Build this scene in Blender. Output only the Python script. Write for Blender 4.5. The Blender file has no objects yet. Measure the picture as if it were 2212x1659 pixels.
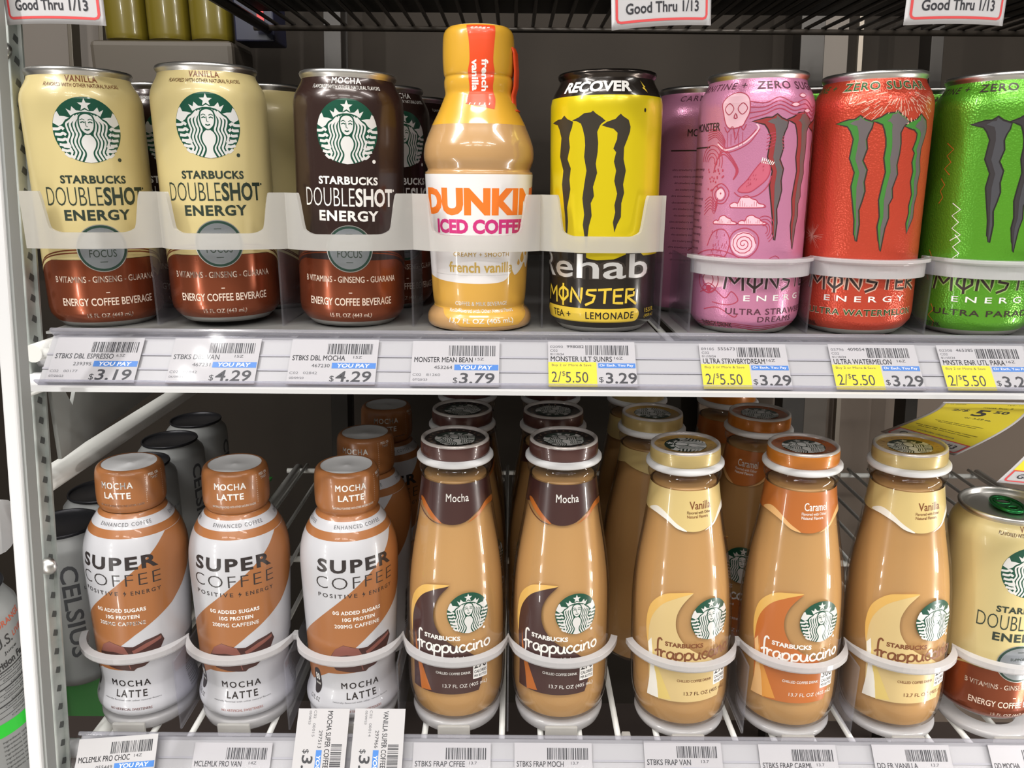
import bpy, bmesh, math, random
from mathutils import Matrix, Vector
from mathutils.geometry import tessellate_polygon
random.seed(7)
SC = bpy.context.scene
COL = SC.collection
R = math.radians
# ------------------------------------------------------------------ camera, world, lights, exposure
CAMZ = 1.45
cam = bpy.data.cameras.new('camera'); camo = bpy.data.objects.new('camera', cam); COL.objects.link(camo)
cam.sensor_width = 36; cam.lens = 1661 / 2212 * 36; cam.clip_start = .01
camo.matrix_world = Matrix.Translation((0, 0, CAMZ)) @ Matrix.Rotation(R(90 - 7), 4, 'X') @ Matrix.Rotation(R(.47), 4, 'Z')
SC.camera = camo
# frame of the tilted gravity-feed shelves: x right, y (v) into the cooler, z (w) square to the shelf
S = Matrix.Translation((0, 0, CAMZ)) @ Matrix.Rotation(R(8), 4, 'X')
SC.view_settings.view_transform = 'Standard'
SC.view_settings.look = 'None'
SC.view_settings.gamma = 1
SC.view_settings.use_curve_mapping = False
SC.view_settings.exposure = -0.17
wd = bpy.data.worlds.new('store'); SC.world = wd; wd.use_nodes = True
wd.node_tree.nodes['Background'].inputs[0].default_value = (1, .97, .93, 1)
wd.node_tree.nodes['Background'].inputs[1].default_value = .19


def area(name, loc, direc, sx, sy, power, color=(1, 1, 1)):
    l = bpy.data.lights.new(name, 'AREA'); l.shape = 'RECTANGLE'; l.size = sx; l.size_y = sy
    l.energy = power; l.color = color
    o = bpy.data.objects.new(name, l); COL.objects.link(o)
    o.matrix_world = Matrix.Translation(loc) @ Vector(direc).to_track_quat('-Z', 'Y').to_matrix().to_4x4()
    return o


# LED sticks on the two door frames of the cooler: a lower and an upper one each side
LED_L = (-.43, .17, CAMZ)
LED_R = (.54, .36, CAMZ)
LED_Z = ((-.30, .42), (.52, .42))
for (z, l) in LED_Z:          # each stick is a row of separate diodes
    for k in range(7):
        zz = CAMZ + z + l * (k - 3) / 7
        area('cooler_led', (LED_L[0], LED_L[1], zz), (.62, .40, 0), .020, .026, (.72 if z < 0 else 3.8) / 7, (1, .985, .95))
        area('cooler_led', (LED_R[0], LED_R[1], zz), (-.85, .35, 0), .020, .026, (1.65 if z < 0 else 3.6) / 7, (1, .96, .90))
# fluorescent fittings on the store ceiling behind the camera
for i, x in enumerate((-1.6, 0, 1.6)):
    for j, y in enumerate((-.8, -2.4, -4.0)):
        area('store_ceiling_light', (x, y, 3.0), (0, .15, -1), 1.2, .16, 25, (1, .97, .93))

# ------------------------------------------------------------------ materials


def lin(c):
    return tuple(((v / 255) / 12.92 if v / 255 <= .04045 else ((v / 255 + .055) / 1.055) ** 2.4) for v in c) + (1,)


MATS = {}


def M(name, rgb, rough=.4, metal=0., coat=0., bump=0., bscale=900, emis=0, aniso=0., spec=.5):
    if name in MATS: return MATS[name]
    m = bpy.data.materials.new(name); m.use_nodes = True
    nt = m.node_tree; b = nt.nodes['Principled BSDF']
    b.inputs['Base Color'].default_value = lin(rgb)
    b.inputs['Roughness'].default_value = rough
    b.inputs['Metallic'].default_value = metal
    b.inputs['Coat Weight'].default_value = coat
    b.inputs['Coat Roughness'].default_value = .06
    b.inputs['Specular IOR Level'].default_value = spec
    if emis:
        b.inputs['Emission Color'].default_value = lin(rgb); b.inputs['Emission Strength'].default_value = emis
    if bump:
        t = nt.nodes.new('ShaderNodeTexCoord'); n = nt.nodes.new('ShaderNodeTexVoronoi' if bscale > 500 else 'ShaderNodeTexNoise')
        n.inputs['Scale'].default_value = bscale
        bp = nt.nodes.new('ShaderNodeBump'); bp.inputs['Strength'].default_value = bump; bp.inputs['Distance'].default_value = .0006
        nt.links.new(t.outputs['Object'], n.inputs['Vector']); nt.links.new(n.outputs[0], bp.inputs['Height'])
        nt.links.new(bp.outputs[0], b.inputs['Normal'])
    MATS[name] = m
    return m


def noise_mat(name, c1, c2, scale, rough=.45, metal=0., stretch=(1, 1, 1), spec=.5):
    m = M(name, c1, rough, metal, spec=spec); nt = m.node_tree; b = nt.nodes['Principled BSDF']
    t = nt.nodes.new('ShaderNodeTexCoord'); mp = nt.nodes.new('ShaderNodeMapping'); mp.inputs['Scale'].default_value = stretch
    n = nt.nodes.new('ShaderNodeTexNoise'); n.inputs['Scale'].default_value = scale; n.inputs['Detail'].default_value = 6
    r = nt.nodes.new('ShaderNodeValToRGB')
    r.color_ramp.elements[0].color = lin(c1); r.color_ramp.elements[1].color = lin(c2)
    r.color_ramp.elements[0].position = .35; r.color_ramp.elements[1].position = .65
    L = nt.links.new
    L(t.outputs['Object'], mp.inputs[0]); L(mp.outputs[0], n.inputs['Vector']); L(n.outputs[0], r.inputs[0]); L(r.outputs[0], b.inputs['Base Color'])
    return m


def clear_mat(name, rgb, tint, diff=.05, rough=.04, ior=1.45):
    """clear plastic or glass: fresnel gloss over tinted see-through, a little milky body"""
    if name in MATS: return MATS[name]
    m = bpy.data.materials.new(name); m.use_nodes = True; nt = m.node_tree; nt.nodes.clear(); N = nt.nodes.new; L = nt.links.new
    out = N('ShaderNodeOutputMaterial'); tr = N('ShaderNodeBsdfTransparent'); tr.inputs[0].default_value = lin(tint)
    df = N('ShaderNodeBsdfDiffuse'); df.inputs[0].default_value = lin(rgb)
    tl = N('ShaderNodeBsdfTranslucent'); tl.inputs[0].default_value = lin(rgb)
    m0 = N('ShaderNodeMixShader'); m0.inputs[0].default_value = .4; L(df.outputs[0], m0.inputs[1]); L(tl.outputs[0], m0.inputs[2])
    m1 = N('ShaderNodeMixShader'); m1.inputs[0].default_value = diff; L(tr.outputs[0], m1.inputs[1]); L(m0.outputs[0], m1.inputs[2])
    gl = N('ShaderNodeBsdfGlossy'); gl.inputs['Roughness'].default_value = rough
    fr = N('ShaderNodeFresnel'); ge = N('ShaderNodeNewGeometry'); mp = N('ShaderNodeMapRange')
    mp.inputs[3].default_value = ior; mp.inputs[4].default_value = 1 / ior
    L(ge.outputs['Backfacing'], mp.inputs[0]); L(mp.outputs[0], fr.inputs[0])
    m2 = N('ShaderNodeMixShader'); L(fr.outputs[0], m2.inputs[0]); L(m1.outputs[0], m2.inputs[1]); L(gl.outputs[0], m2.inputs[2])
    L(m2.outputs[0], out.inputs[0]); MATS[name] = m
    return m


ALU = M('aluminium', (214, 212, 209), .34, 1.)
WHITE = M('white_plastic', (228, 228, 230), .35)
FROST = clear_mat('frosted_plastic', (222, 220, 216), (255, 255, 255), .60, .18)
RING = clear_mat('milky_plastic', (222, 221, 223), (255, 255, 255), .80, .15)
CLEAR = clear_mat('clear_plastic', (225, 225, 232), (246, 246, 250), .07, .06)
CHAN = clear_mat('clear_channel', (225, 225, 228), (252, 252, 253), .012, .07, 1.09)
GLASS = clear_mat('bottle_glass', (220, 205, 190), (246, 240, 234), .02, .05, 1.45)
PAPER = M('tag_paper', (186, 184, 186), .55, spec=.25)
INK = M('ink', (40, 40, 46), .5)
FAINT = M('faint_ink', (98, 98, 102), .5)
BLUE = M('tag_blue', (52, 118, 196), .45)
YEL = M('tag_yellow', (224, 208, 58), .5, spec=.25)
TRED = M('tag_red', (205, 70, 72), .45)
WINK = M('white_ink', (236, 234, 230), .35, coat=.3)
BLACKINK = M('label_black', (40, 38, 38), .35, coat=.3)
SIREN_G = M('emblem_green', (15, 74, 55), .3, coat=.4)
SIREN_W = M('emblem_white', (214, 213, 211), .3, coat=.4)

# ------------------------------------------------------------------ object helpers


def link(o): COL.objects.link(o); return o


def tag(o, label=None, cat=None, group=None, kind=None):
    if label: o['label'] = label
    if cat: o['category'] = cat
    if group: o['group'] = group
    if kind: o['kind'] = kind
    return o


def thing(name, mw, label, cat, group=None):
    o = bpy.data.objects.new(name, None); o.empty_display_size = .02
    link(o); o.matrix_world = mw
    return tag(o, label, cat, group)


def mobj(name, me, parent=None, mw=None):
    o = bpy.data.objects.new(name, me); link(o)
    if parent is not None: o.parent = parent
    if mw is not None: o.matrix_world = mw
    return o


def copy_tree(o, parent=None, mw=None):
    c = o.copy(); COL.objects.link(c)
    if parent is not None: c.parent = parent
    if mw is not None: c.matrix_world = mw
    for ch in list(o.children): copy_tree(ch, c)
    return c


def bm_mesh(bm, mats, smooth=False):
    me = bpy.data.meshes.new('m'); bm.to_mesh(me); bm.free()
    for m in (mats if isinstance(mats, (list, tuple)) else [mats]): me.materials.append(m)
    if smooth:
        me.polygons.foreach_set('use_smooth', [True] * len(me.polygons))
    return me


def interp(prof, n=5):
    """catmull-rom refine of an (r,z) profile; a repeated point keeps a corner"""
    out = []
    for i in range(len(prof) - 1):
        p0 = prof[max(i - 1, 0)]; p1 = prof[i]; p2 = prof[i + 1]; p3 = prof[min(i + 2, len(prof) - 1)]
        if p1 == p2: continue
        if p0 == p1: p0 = (2 * p1[0] - p2[0], 2 * p1[1] - p2[1])
        if p3 == p2: p3 = (2 * p2[0] - p1[0], 2 * p2[1] - p1[1])
        for k in range(n):
            t = k / n
            out.append(tuple(.5 * (2 * p1[a] + (p2[a] - p0[a]) * t + (2 * p0[a] - 5 * p1[a] + 4 * p2[a] - p3[a]) * t * t + (3 * p1[a] - p0[a] - 3 * p2[a] + p3[a]) * t ** 3) for a in (0, 1)))
    out.append(prof[-1])
    return out


def lathe(prof, mats, zones=None, seg=80, smooth=True, cap0=False, cap1=False):
    """prof: (r,z) in mm. zones: list of (zmax_mm, material index)"""
    bm = bmesh.new(); rings = []
    for r, z in prof:
        if r < .01: rings.append([bm.verts.new((0, 0, z / 1000))])
        else: rings.append([bm.verts.new((r / 1000 * math.sin(2 * math.pi * i / seg), -r / 1000 * math.cos(2 * math.pi * i / seg), z / 1000)) for i in range(seg)])
    for a in range(len(rings) - 1):
        zc = (prof[a][1] + prof[a + 1][1]) / 2
        mi = 0
        if zones:
            for zm, k in zones:
                if zc <= zm: mi = k; break
        A, B = rings[a], rings[a + 1]
        for i in range(seg):
            j = (i + 1) % seg
            vs = [A[i % len(A)], A[j % len(A)], B[j % len(B)], B[i % len(B)]]
            u = []
            for v in vs:
                if v not in u: u.append(v)
            if len(u) > 2:
                f = bm.faces.new(u); f.material_index = mi
    if cap0: bm.faces.new(list(reversed(rings[0])))
    if cap1: bm.faces.new(rings[-1])
    bmesh.ops.recalc_face_normals(bm, faces=bm.faces)
    return bm_mesh(bm, mats, smooth)


def add_box(bm, c, s, mat=0, rot=None, bev=0):
    r = bmesh.ops.create_cube(bm, size=1)
    vs = r['verts']
    for v in vs: v.co = Vector((v.co.x * s[0], v.co.y * s[1], v.co.z * s[2]))
    if bev:
        es = list({e for v in vs for e in v.link_edges})
        rr = bmesh.ops.bevel(bm, geom=es, offset=bev, segments=2, affect='EDGES', profile=.5)
        vs = list({v for f in rr['faces'] for v in f.verts} | {v for v in vs if v.is_valid})
    for v in vs:
        if rot is not None: v.co = rot @ v.co
        v.co += Vector(c)
    for f in {f for v in vs for f in v.link_faces}: f.material_index = mat
    return vs


def tube(bm, pts, r, seg=10, mat=0, caps=True):
    pts = [Vector(p) for p in pts]; rings = []
    for i, p in enumerate(pts):
        d = (pts[min(i + 1, len(pts) - 1)] - pts[max(i - 1, 0)]).normalized()
        a = d.cross(Vector((0, 0, 1)))
        if a.length < .1: a = d.cross(Vector((1, 0, 0)))
        a.normalize(); b = d.cross(a)
        rings.append([bm.verts.new(p + r * (math.cos(2 * math.pi * k / seg) * a + math.sin(2 * math.pi * k / seg) * b)) for k in range(seg)])
    for A, B in zip(rings, rings[1:]):
        for k in range(seg):
            f = bm.faces.new((A[k], A[(k + 1) % seg], B[(k + 1) % seg], B[k])); f.material_index = mat; f.smooth = True
    if caps:
        bm.faces.new(list(reversed(rings[0]))).material_index = mat; bm.faces.new(rings[-1]).material_index = mat


def box_obj(name, parent, c, s, mat, rot=None, bev=0, mw=None):
    bm = bmesh.new(); add_box(bm, c, s, 0, rot, bev)
    return mobj(name, bm_mesh(bm, mat), parent, mw)


# ------------------------------------------------------------------ printed artwork
TXT = {}


def text_geo(txt, bold=0., shear=0., space=1.):
    k = (txt, bold, shear, space)
    if k in TXT: return TXT[k]
    c = bpy.data.curves.new('t', 'FONT'); c.body = txt; c.fill_mode = 'FRONT'; c.resolution_u = 3
    c.offset = bold; c.shear = shear; c.space_character = space
    o = bpy.data.objects.new('t', c); COL.objects.link(o)
    bpy.context.view_layer.update()
    me = bpy.data.meshes.new_from_object(o.evaluated_get(bpy.context.evaluated_depsgraph_get()))
    vs = [(v.co.x, v.co.y) for v in me.vertices]; fs = [tuple(p.vertices) for p in me.polygons]
    bpy.data.objects.remove(o); bpy.data.curves.remove(c); bpy.data.meshes.remove(me)
    TXT[k] = (vs, fs)
    return TXT[k]


def spline(pts, n=6, closed=False):
    out = []; N = len(pts)
    rng = range(N if closed else N - 1)
    for i in rng:
        g = (lambda j: pts[j % N]) if closed else (lambda j: pts[min(max(j, 0), N - 1)])
        p0, p1, p2, p3 = g(i - 1), g(i), g(i + 1), g(i + 2)
        for k in range(n):
            t = k / n
            out.append(tuple(.5 * (2 * p1[a] + (p2[a] - p0[a]) * t + (2 * p0[a] - 5 * p1[a] + 4 * p2[a] - p3[a]) * t * t + (3 * p1[a] - p0[a] - 3 * p2[a] + p3[a]) * t ** 3) for a in (0, 1)))
    if not closed: out.append(pts[-1])
    return out


class Art:
    """flat artwork in millimetres, later laid on a surface of revolution, a disc or a card"""

    def __init__(s, prof=None, rref=33., fmap=None, zcuts=None, off=.07, doff=.045):
        s.prof = prof; s.rref = rref; s.fmap = fmap; s.items = []; s.mats = []; s.off = off; s.doff = doff
        s.zc = sorted(set(round(p[1], 3) for p in prof)) if prof else (zcuts or [])

    def mi(s, m):
        if m not in s.mats: s.mats.append(m)
        return s.mats.index(m)

    def raw(s, vs, fs, mat, layer): s.items.append((vs, fs, s.mi(mat), layer))

    def poly(s, pts, mat, layer=0):
        if len(pts) < 3: return
        fs = tessellate_polygon([[Vector((p[0], p[1], 0)) for p in pts]])
        s.raw(pts, [tuple(f) for f in fs], mat, layer)

    def rect(s, x0, z0, x1, z1, mat, layer=0): s.raw([(x0, z0), (x1, z0), (x1, z1), (x0, z1)], [(0, 1, 2, 3)], mat, layer)

    def ell(s, cx, cz, rx, rz, mat, layer=0, n=40): s.poly([(cx + rx * math.cos(2 * math.pi * i / n), cz + rz * math.sin(2 * math.pi * i / n)) for i in range(n)], mat, layer)

    def stroke(s, pts, w, mat, layer=0, closed=False, taper=None):
        n = len(pts); L = []; Rr = []
        for i, p in enumerate(pts):
            a = pts[(i - 1) % n] if closed else pts[max(i - 1, 0)]; b = pts[(i + 1) % n] if closed else pts[min(i + 1, n - 1)]
            dx, dz = b[0] - a[0], b[1] - a[1]; l = math.hypot(dx, dz) or 1
            ww = w / 2 * (taper(i / max(n - 1, 1)) if taper else 1)
            L.append((p[0] - dz / l * ww, p[1] + dx / l * ww)); Rr.append((p[0] + dz / l * ww, p[1] - dx / l * ww))
        vs = L + Rr; fs = []
        for i in range(n if closed else n - 1):
            j = (i + 1) % n; fs.append((i, n + i, n + j, j))
        s.raw(vs, fs, mat, layer)

    def text(s, txt, cx, cz, w, h, mat, layer=1, bold=0., shear=0., space=1., rot=0., arc=0.):
        cp = [(0, 0)]
        if bold > 0 and any(c in 'MWmw' for c in txt):      # letters with sharp inner corners: thicken by overlay
            d = bold * .8; cp = [(-d, -d * .5), (d, -d * .5), (-d, d * .5), (d, d * .5), (0, 0)]; bold = 0.
        v0, f0 = text_geo(txt, bold, shear, space); vs = []; fs = []
        for dx, dz in cp:
            b0 = len(vs); vs += [(x + dx, y + dz) for x, y in v0]; fs += [tuple(i + b0 for i in f) for f in f0]
        xs = [v[0] for v in vs]; ys = [v[1] for v in vs]; x0, x1, y0, y1 = min(xs), max(xs), min(ys), max(ys)
        kx = w / (x1 - x0) if w else None; kz = h / (y1 - y0) if h else None
        kx = kx or kz; kz = kz or kx
        ca, sa = math.cos(R(rot)), math.sin(R(rot)); o = []
        for x, y in vs:
            X = (x - (x0 + x1) / 2) * kx; Z = (y - (y0 + y1) / 2) * kz
            Z += arc * (X / ((x1 - x0) * kx / 2)) ** 2
            o.append((cx + X * ca - Z * sa, cz + X * sa + Z * ca))
        s.raw(o, fs, mat, layer)

    def rz(s, z):
        p = s.prof
        if z <= p[0][1]: return p[0][0], 0
        for a, b in zip(p, p[1:]):
            if a[1] <= z <= b[1] and b[1] > a[1]:
                t = (z - a[1]) / (b[1] - a[1]); return a[0] + (b[0] - a[0]) * t, (b[0] - a[0]) / (b[1] - a[1])
        return p[-1][0], 0

    def build(s, name, parent, mw=None):
        co = []; fa = []; fm = []; nrm = []
        step = 1.9
        for vs, fs, mi, layer in s.items:
            bm = bmesh.new(); V = [bm.verts.new((v[0], v[1], 0)) for v in vs]
            for f in fs:
                u = []
                for i in f:
                    if V[i] not in u: u.append(V[i])
                if len(u) > 2:
                    try: bm.faces.new(u)
                    except ValueError: pass
            if s.prof or s.fmap:
                xs = [v[0] for v in vs]; zs = [v[1] for v in vs]
                x0, x1, z0, z1 = min(xs), max(xs), min(zs), max(zs)
                k = math.ceil(x0 / step)
                while k * step < x1:
                    bmesh.ops.bisect_plane(bm, geom=bm.verts[:] + bm.edges[:] + bm.faces[:], plane_co=(k * step, 0, 0), plane_no=(1, 0, 0), dist=1e-5); k += 1
                for z in s.zc:
                    if z0 < z < z1: bmesh.ops.bisect_plane(bm, geom=bm.verts[:] + bm.edges[:] + bm.faces[:], plane_co=(0, z, 0), plane_no=(0, 1, 0), dist=1e-5)
            bmesh.ops.triangulate(bm, faces=[f for f in bm.faces if len(f.verts) > 4])
            bm.verts.index_update(); b0 = len(co); off = s.off + s.doff * layer
            for v in bm.verts:
                x, z = v.co.x, v.co.y
                if s.prof:
                    r, sl = s.rz(z); th = x / s.rref; n = Vector((math.sin(th), -math.cos(th), -sl)).normalized()
                    q = Vector((r * math.sin(th), -r * math.cos(th), z)) + n * off
                else:
                    f = s.fmap or (lambda x, z: ((x, 0, z), (0, -1, 0)))
                    q, n = f(x, z); n = Vector(n).normalized(); q = Vector(q) + n * off
                co.append(q / 1000); nrm.append(n)
            for f in bm.faces:
                ids = [b0 + v.index for v in f.verts]
                a, b, c = co[ids[0]], co[ids[1]], co[ids[2]]
                if (b - a).cross(c - a).dot(nrm[ids[0]]) < 0: ids.reverse()
                fa.append(ids); fm.append(mi)
            bm.free()
        me = bpy.data.meshes.new(name); me.from_pydata(co, [], fa)
        for m in s.mats: me.materials.append(m)
        me.polygons.foreach_set('material_index', fm)
        me.polygons.foreach_set('use_smooth', [True] * len(fa)); me.update()
        me.normals_split_custom_set_from_vertices([tuple(n) for n in nrm])
        return mobj(name, me, parent, mw)


def siren(A, cx, cz, Rm, l0=0, green=None, white=None, detail=True, rot=0):
    """round emblem: crowned long-haired figure with two tails"""
    G = green or SIREN_G; W = white or SIREN_W
    ca, sa = math.cos(R(rot)), math.sin(R(rot))
    T = lambda ps: [(cx + Rm * (x * ca - y * sa), cz + Rm * (x * sa + y * ca)) for x, y in ps]
    mir = lambda ps: [(-x, y) for x, y in ps]
    A.ell(cx, cz, Rm, Rm, G, l0, 56)
    st = []
    for i in range(10):
        a = math.pi / 2 + i * math.pi / 5; r = .20 if i % 2 == 0 else .085
        st.append((r * math.cos(a), .755 + r * math.sin(a)))
    A.poly(T(st), W, l0 + 1)
    crown = [(-.42, .42), (-.53, .63), (-.40, .56), (-.36, .70), (-.24, .58), (-.10, .57), (0, .62), (.10, .57), (.24, .58), (.36, .70), (.40, .56), (.53, .63), (.42, .42), (.28, .50), (.12, .545), (0, .55), (-.12, .545), (-.28, .50)]
    A.poly(T(crown), W, l0 + 1)

    def clip(p):
        d = math.hypot(*p)
        return (p[0] / d, p[1] / d) if d > 1 else p
    # hair
    for k, (xo, w) in enumerate(((.0, .058), (.105, .060), (.21, .060), (.315, .056))):
        ps = [(.05 + .085 * k, .49 - .02 * k), (.17 + .09 * k, .38 - .03 * k), (.255 + xo, .18), (.235 + xo, .0), (.195 + xo, -.14), (.27 + xo, -.34), (.235 + xo, -.52), (.165 + xo * 1.05, -.68), (.22 + xo * 1.15, -.84), (.31 + xo * 1.2, -.99)]
        ps = [p for p in spline(ps, 5) if math.hypot(*p) < .995]
        for q in (ps, mir(ps)): A.stroke(T(q), w * Rm, W, l0 + 1)
    # torso and face, each with a dark outline
    half = spline([(.06, -.14), (.15, -.22), (.205, -.36), (.175, -.52), (.10, -.66), (.105, -.80), (.19, -.97)], 4)
    for gx, m, l in ((.05, G, 2), (0, W, 3)):
        hb = [clip((x + gx, y)) for x, y in half]
        A.poly(T(hb + [(0, -1)] + [(-x, y) for x, y in reversed(hb)]), m, l0 + l)
    face = spline([(0, .48), (.16, .41), (.20, .22), (.165, .03), (.075, -.08), (0, -.11), (-.075, -.08), (-.165, .03), (-.20, .22), (-.16, .41)], 4, True)
    A.poly(T([(x * 1.22, .19 + (y - .19) * 1.15) for x, y in face]), G, l0 + 3); A.poly(T(face), W, l0 + 4)
    # tails
    fin = [(.46, .36), (.60, .40), (.74, .41), (.80, .55), (.86, .50), (.93, .34), (.97, .20), (.80, .10), (.68, .17), (.58, .30)]
    for q in (fin, mir(fin)): A.poly(T(q), W, l0 + 1)
    for k in range(6):
        a0 = .04 - .155 * k
        ps = [(.66 - .045 * k, a0 - .03 - .02 * k), (.74 - .045 * k, a0 + .03 - .02 * k), (.82 - .045 * k, a0 - .02 - .01 * k), (.995 - .05 * k, a0 - .02)]
        ps = [clip(p) for p in spline(ps, 4)]
        for q in (ps, mir(ps)): A.stroke(T(q), .085 * Rm, W, l0 + 1)
    hand = [(.56, -.36), (.62, -.42), (.80, -.42), (.72, -.54), (.58, -.56), (.50, -.50)]
    for q in (hand, mir(hand)): A.poly(T(q), W, l0 + 1)
    if detail:
        for sgn in (-1, 1):
            A.stroke(T([(sgn * .05, .22), (sgn * .10, .25), (sgn * .17, .22)]), .035 * Rm, G, l0 + 5)
            A.stroke(T([(sgn * .045, .30), (sgn * .11, .335), (sgn * .18, .30)]), .024 * Rm, G, l0 + 5)
        A.stroke(T([(-.03, .27), (-.02, .12), (.03, .10)]), .02 * Rm, G, l0 + 5)
        A.stroke(T([(-.07, .025), (0, .0), (.07, .025)]), .04 * Rm, G, l0 + 5)


def barcode(A, x0, z0, x1, z1, mat, seed, layer=1, vert=False):
    rnd = random.Random(seed); x = x0 if not vert else z0; e = x1 if not vert else z1
    while x < e - .3:
        w = rnd.choice((.28, .28, .5, .75))
        if not vert: A.rect(x, z0, min(x + w, e), z1, mat, layer)
        else: A.rect(x0, x, x1, min(x + w, e), mat, layer)
        x += w + rnd.choice((.3, .3, .5, .75))


CLAWS = [[(-32.2, 121.3), (-25.0, 122.9), (-21.6, 123.0), (-19.1, 124.8), (-16.4, 122.7), (-12.3, 121.2), (-12.9, 118.3), (-14.2, 115.6), (-15.1, 112.3), (-14.3, 107.2), (-16.0, 100.9), (-13.4, 95.7), (-14.3, 89.3), (-13.5, 84.1), (-14.5, 78.9), (-15.8, 73.6), (-14.9, 65.7), (-15.5, 56), (-16.7, 60), (-17.2, 68.2), (-18.6, 76.2), (-20.4, 86.7), (-19.3, 94.5), (-22.6, 102.3), (-21.4, 112.6), (-23.4, 117.2), (-25.5, 119.9)],
         [(-12.9, 121.8), (-8.6, 123.3), (-5.2, 125.4), (-1.3, 125.7), (-0.0, 126.6), (1.6, 125.1), (5.0, 122.9), (7.1, 121.1), (5.1, 119.9), (4.1, 118.7), (2.6, 115.3), (3.3, 109.4), (3.1, 104.4), (2.2, 98.1), (3.1, 93.1), (0.9, 85.4), (1.6, 80.3), (-0.2, 76.4), (0.5, 69.2), (-1.0, 63.4), (-1.5, 58.6), (-2.2, 50.5), (-3.4, 56.6), (-4.7, 64.1), (-4.0, 69.9), (-5.3, 79.0), (-4.3, 86.7), (-3.1, 94.4), (-4.7, 102.0), (-4.2, 108.2), (-4.6, 112.5), (-5.8, 117.0), (-7.1, 120.0), (-10.1, 121.4)],
         [(5.1, 118.7), (8.1, 120.6), (12.7, 122.1), (14.0, 123.5), (15.5, 124.8), (16.9, 123.5), (20.2, 121.6), (21.5, 118.0), (21.3, 115.5), (19.8, 111.3), (18.0, 106.8), (17.9, 100.6), (19.5, 94.3), (18.1, 86.7), (18.9, 82.1), (17.4, 76.4), (17.4, 68.6), (15.3, 64.5), (13.8, 60), (12.8, 65.6), (14.0, 71.3), (13.4, 75.2), (14.8, 81.6), (12.9, 88.7), (13.8, 94.3), (12.4, 99.3), (13.5, 104.3), (11.9, 106.3), (13.8, 111.3), (14.0, 114.7), (11.6, 116.9), (8.2, 117.7)]]


def claws(A, edge, mid=None, main=None):
    for pg in CLAWS:
        if main is None:
            A.poly(pg, edge, 0); continue
        A.stroke(pg, 1.5, edge, 0, closed=True)
        A.poly(pg, mid, 1)

        def xr(z):
            xs = []
            for (x0, z0), (x1, z1) in zip(pg, pg[1:] + pg[:1]):
                if (z0 - z) * (z1 - z) <= 0 and z0 != z1: xs.append(x0 + (x1 - x0) * (z - z0) / (z1 - z0))
            return max(xs) if xs else 0
        q = [(xr(z) - .15 - max(xr(z) - x - .3, 0) * .60, z - .3) for x, z in pg]
        A.poly(q, main, 2)


# angular display lettering (unit cap height), list of stroke polylines per letter with advance
RUNE = {'M': (1.15, [[(0, -.1), (.12, 1), (.55, .35), (.95, 1), (1.0, -.15)]]),
        'O': (1.0, [[(.45, 1.0), (.12, .75), (.08, .4), (.45, .0), (.82, .4), (.80, .78), (.45, 1.0)], [(.45, 1.25), (.45, -.3)]]),
        'N': (.95, [[(.05, -.05), (.1, 1.0), (.72, .0), (.78, 1.05)]]),
        'S': (.8, [[(.72, .92), (.2, .88), (.12, .62), (.62, .5), (.5, .1), (.05, -.15)]]),
        'T': (.85, [[(.0, .92), (.8, .98)], [(.42, .95), (.38, -.02)]]),
        'E': (.75, [[(.65, .95), (.1, .92), (.08, .03), (.66, .0)], [(.1, .5), (.55, .5)]]),
        'R': (.85, [[(.08, -.02), (.1, .95), (.62, .9), (.6, .52), (.12, .45), (.8, -.12)]])}


def rune(A, txt, cx, cz, w, h, mat, layer, wt=.14, halo=None):
    tot = sum(RUNE[c][0] for c in txt); k = w / tot; x = cx - w / 2
    for c in txt:
        ad, sts = RUNE[c]
        for st in sts:
            pts = [(x + px * k, cz - h / 2 + pz * h) for px, pz in st]
            dense = []
            for a, b in zip(pts, pts[1:]):
                for i in range(3): dense.append((a[0] + (b[0] - a[0]) * i / 3, a[1] + (b[1] - a[1]) * i / 3))
            dense.append(pts[-1])
            if halo: A.stroke(dense, wt * h * 2.0, halo, layer)
            A.stroke(dense, wt * h, mat, layer + 1)
        x += ad * k


SCRIPT = {'f': (.62, [[(.80, 2.35), (.62, 2.62), (.40, 2.3), (.36, 1.3), (.38, .1), (.28, -.75)], [(.05, .62), (.35, .95), (.80, 1.0)]]),
          'r': (.62, [[(.08, .98), (.12, .02)], [(.12, .55), (.32, .92), (.58, .88)]]),
          'a': (.86, [[(.72, .82), (.45, 1.0), (.14, .75), (.10, .3), (.32, .03), (.60, .25), (.72, .82), (.72, .25), (.88, .03)]]),
          'p': (.86, [[(.06, .95), (.10, .2), (.08, -.85)], [(.10, .55), (.30, .95), (.62, .92), (.74, .5), (.55, .08), (.12, .12)]]),
          'u': (.86, [[(.04, .98), (.06, .3), (.28, .02), (.56, .2), (.66, .98), (.66, .25), (.84, .03)]]),
          'c': (.70, [[(.62, .80), (.38, 1.0), (.10, .68), (.10, .28), (.36, .02), (.72, .22)]]),
          'i': (.34, [[(.10, .95), (.10, .2), (.28, .03)], [(.10, 1.38), (.12, 1.48)]]),
          'n': (.84, [[(.04, .98), (.06, .02)], [(.06, .5), (.32, .96), (.58, .86), (.62, .2), (.80, .04)]]),
          'o': (.80, [[(.45, 1.0), (.12, .72), (.12, .28), (.40, .02), (.70, .30), (.68, .78), (.45, 1.0)]])}


def script(A, txt, x0, z0, w, xh, mat, layer, wt, rise=0.):
    tot = sum(SCRIPT[c][0] for c in txt); k = w / tot; x = 0
    for c in txt:
        ad, sts = SCRIPT[c]
        for st in sts:
            pts = [(x0 + (x + px) * k, z0 + pz * xh + rise * (x + px) / tot) for px, pz in st]
            A.stroke(spline(pts, 4), wt, mat, layer)
        x += ad


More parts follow.
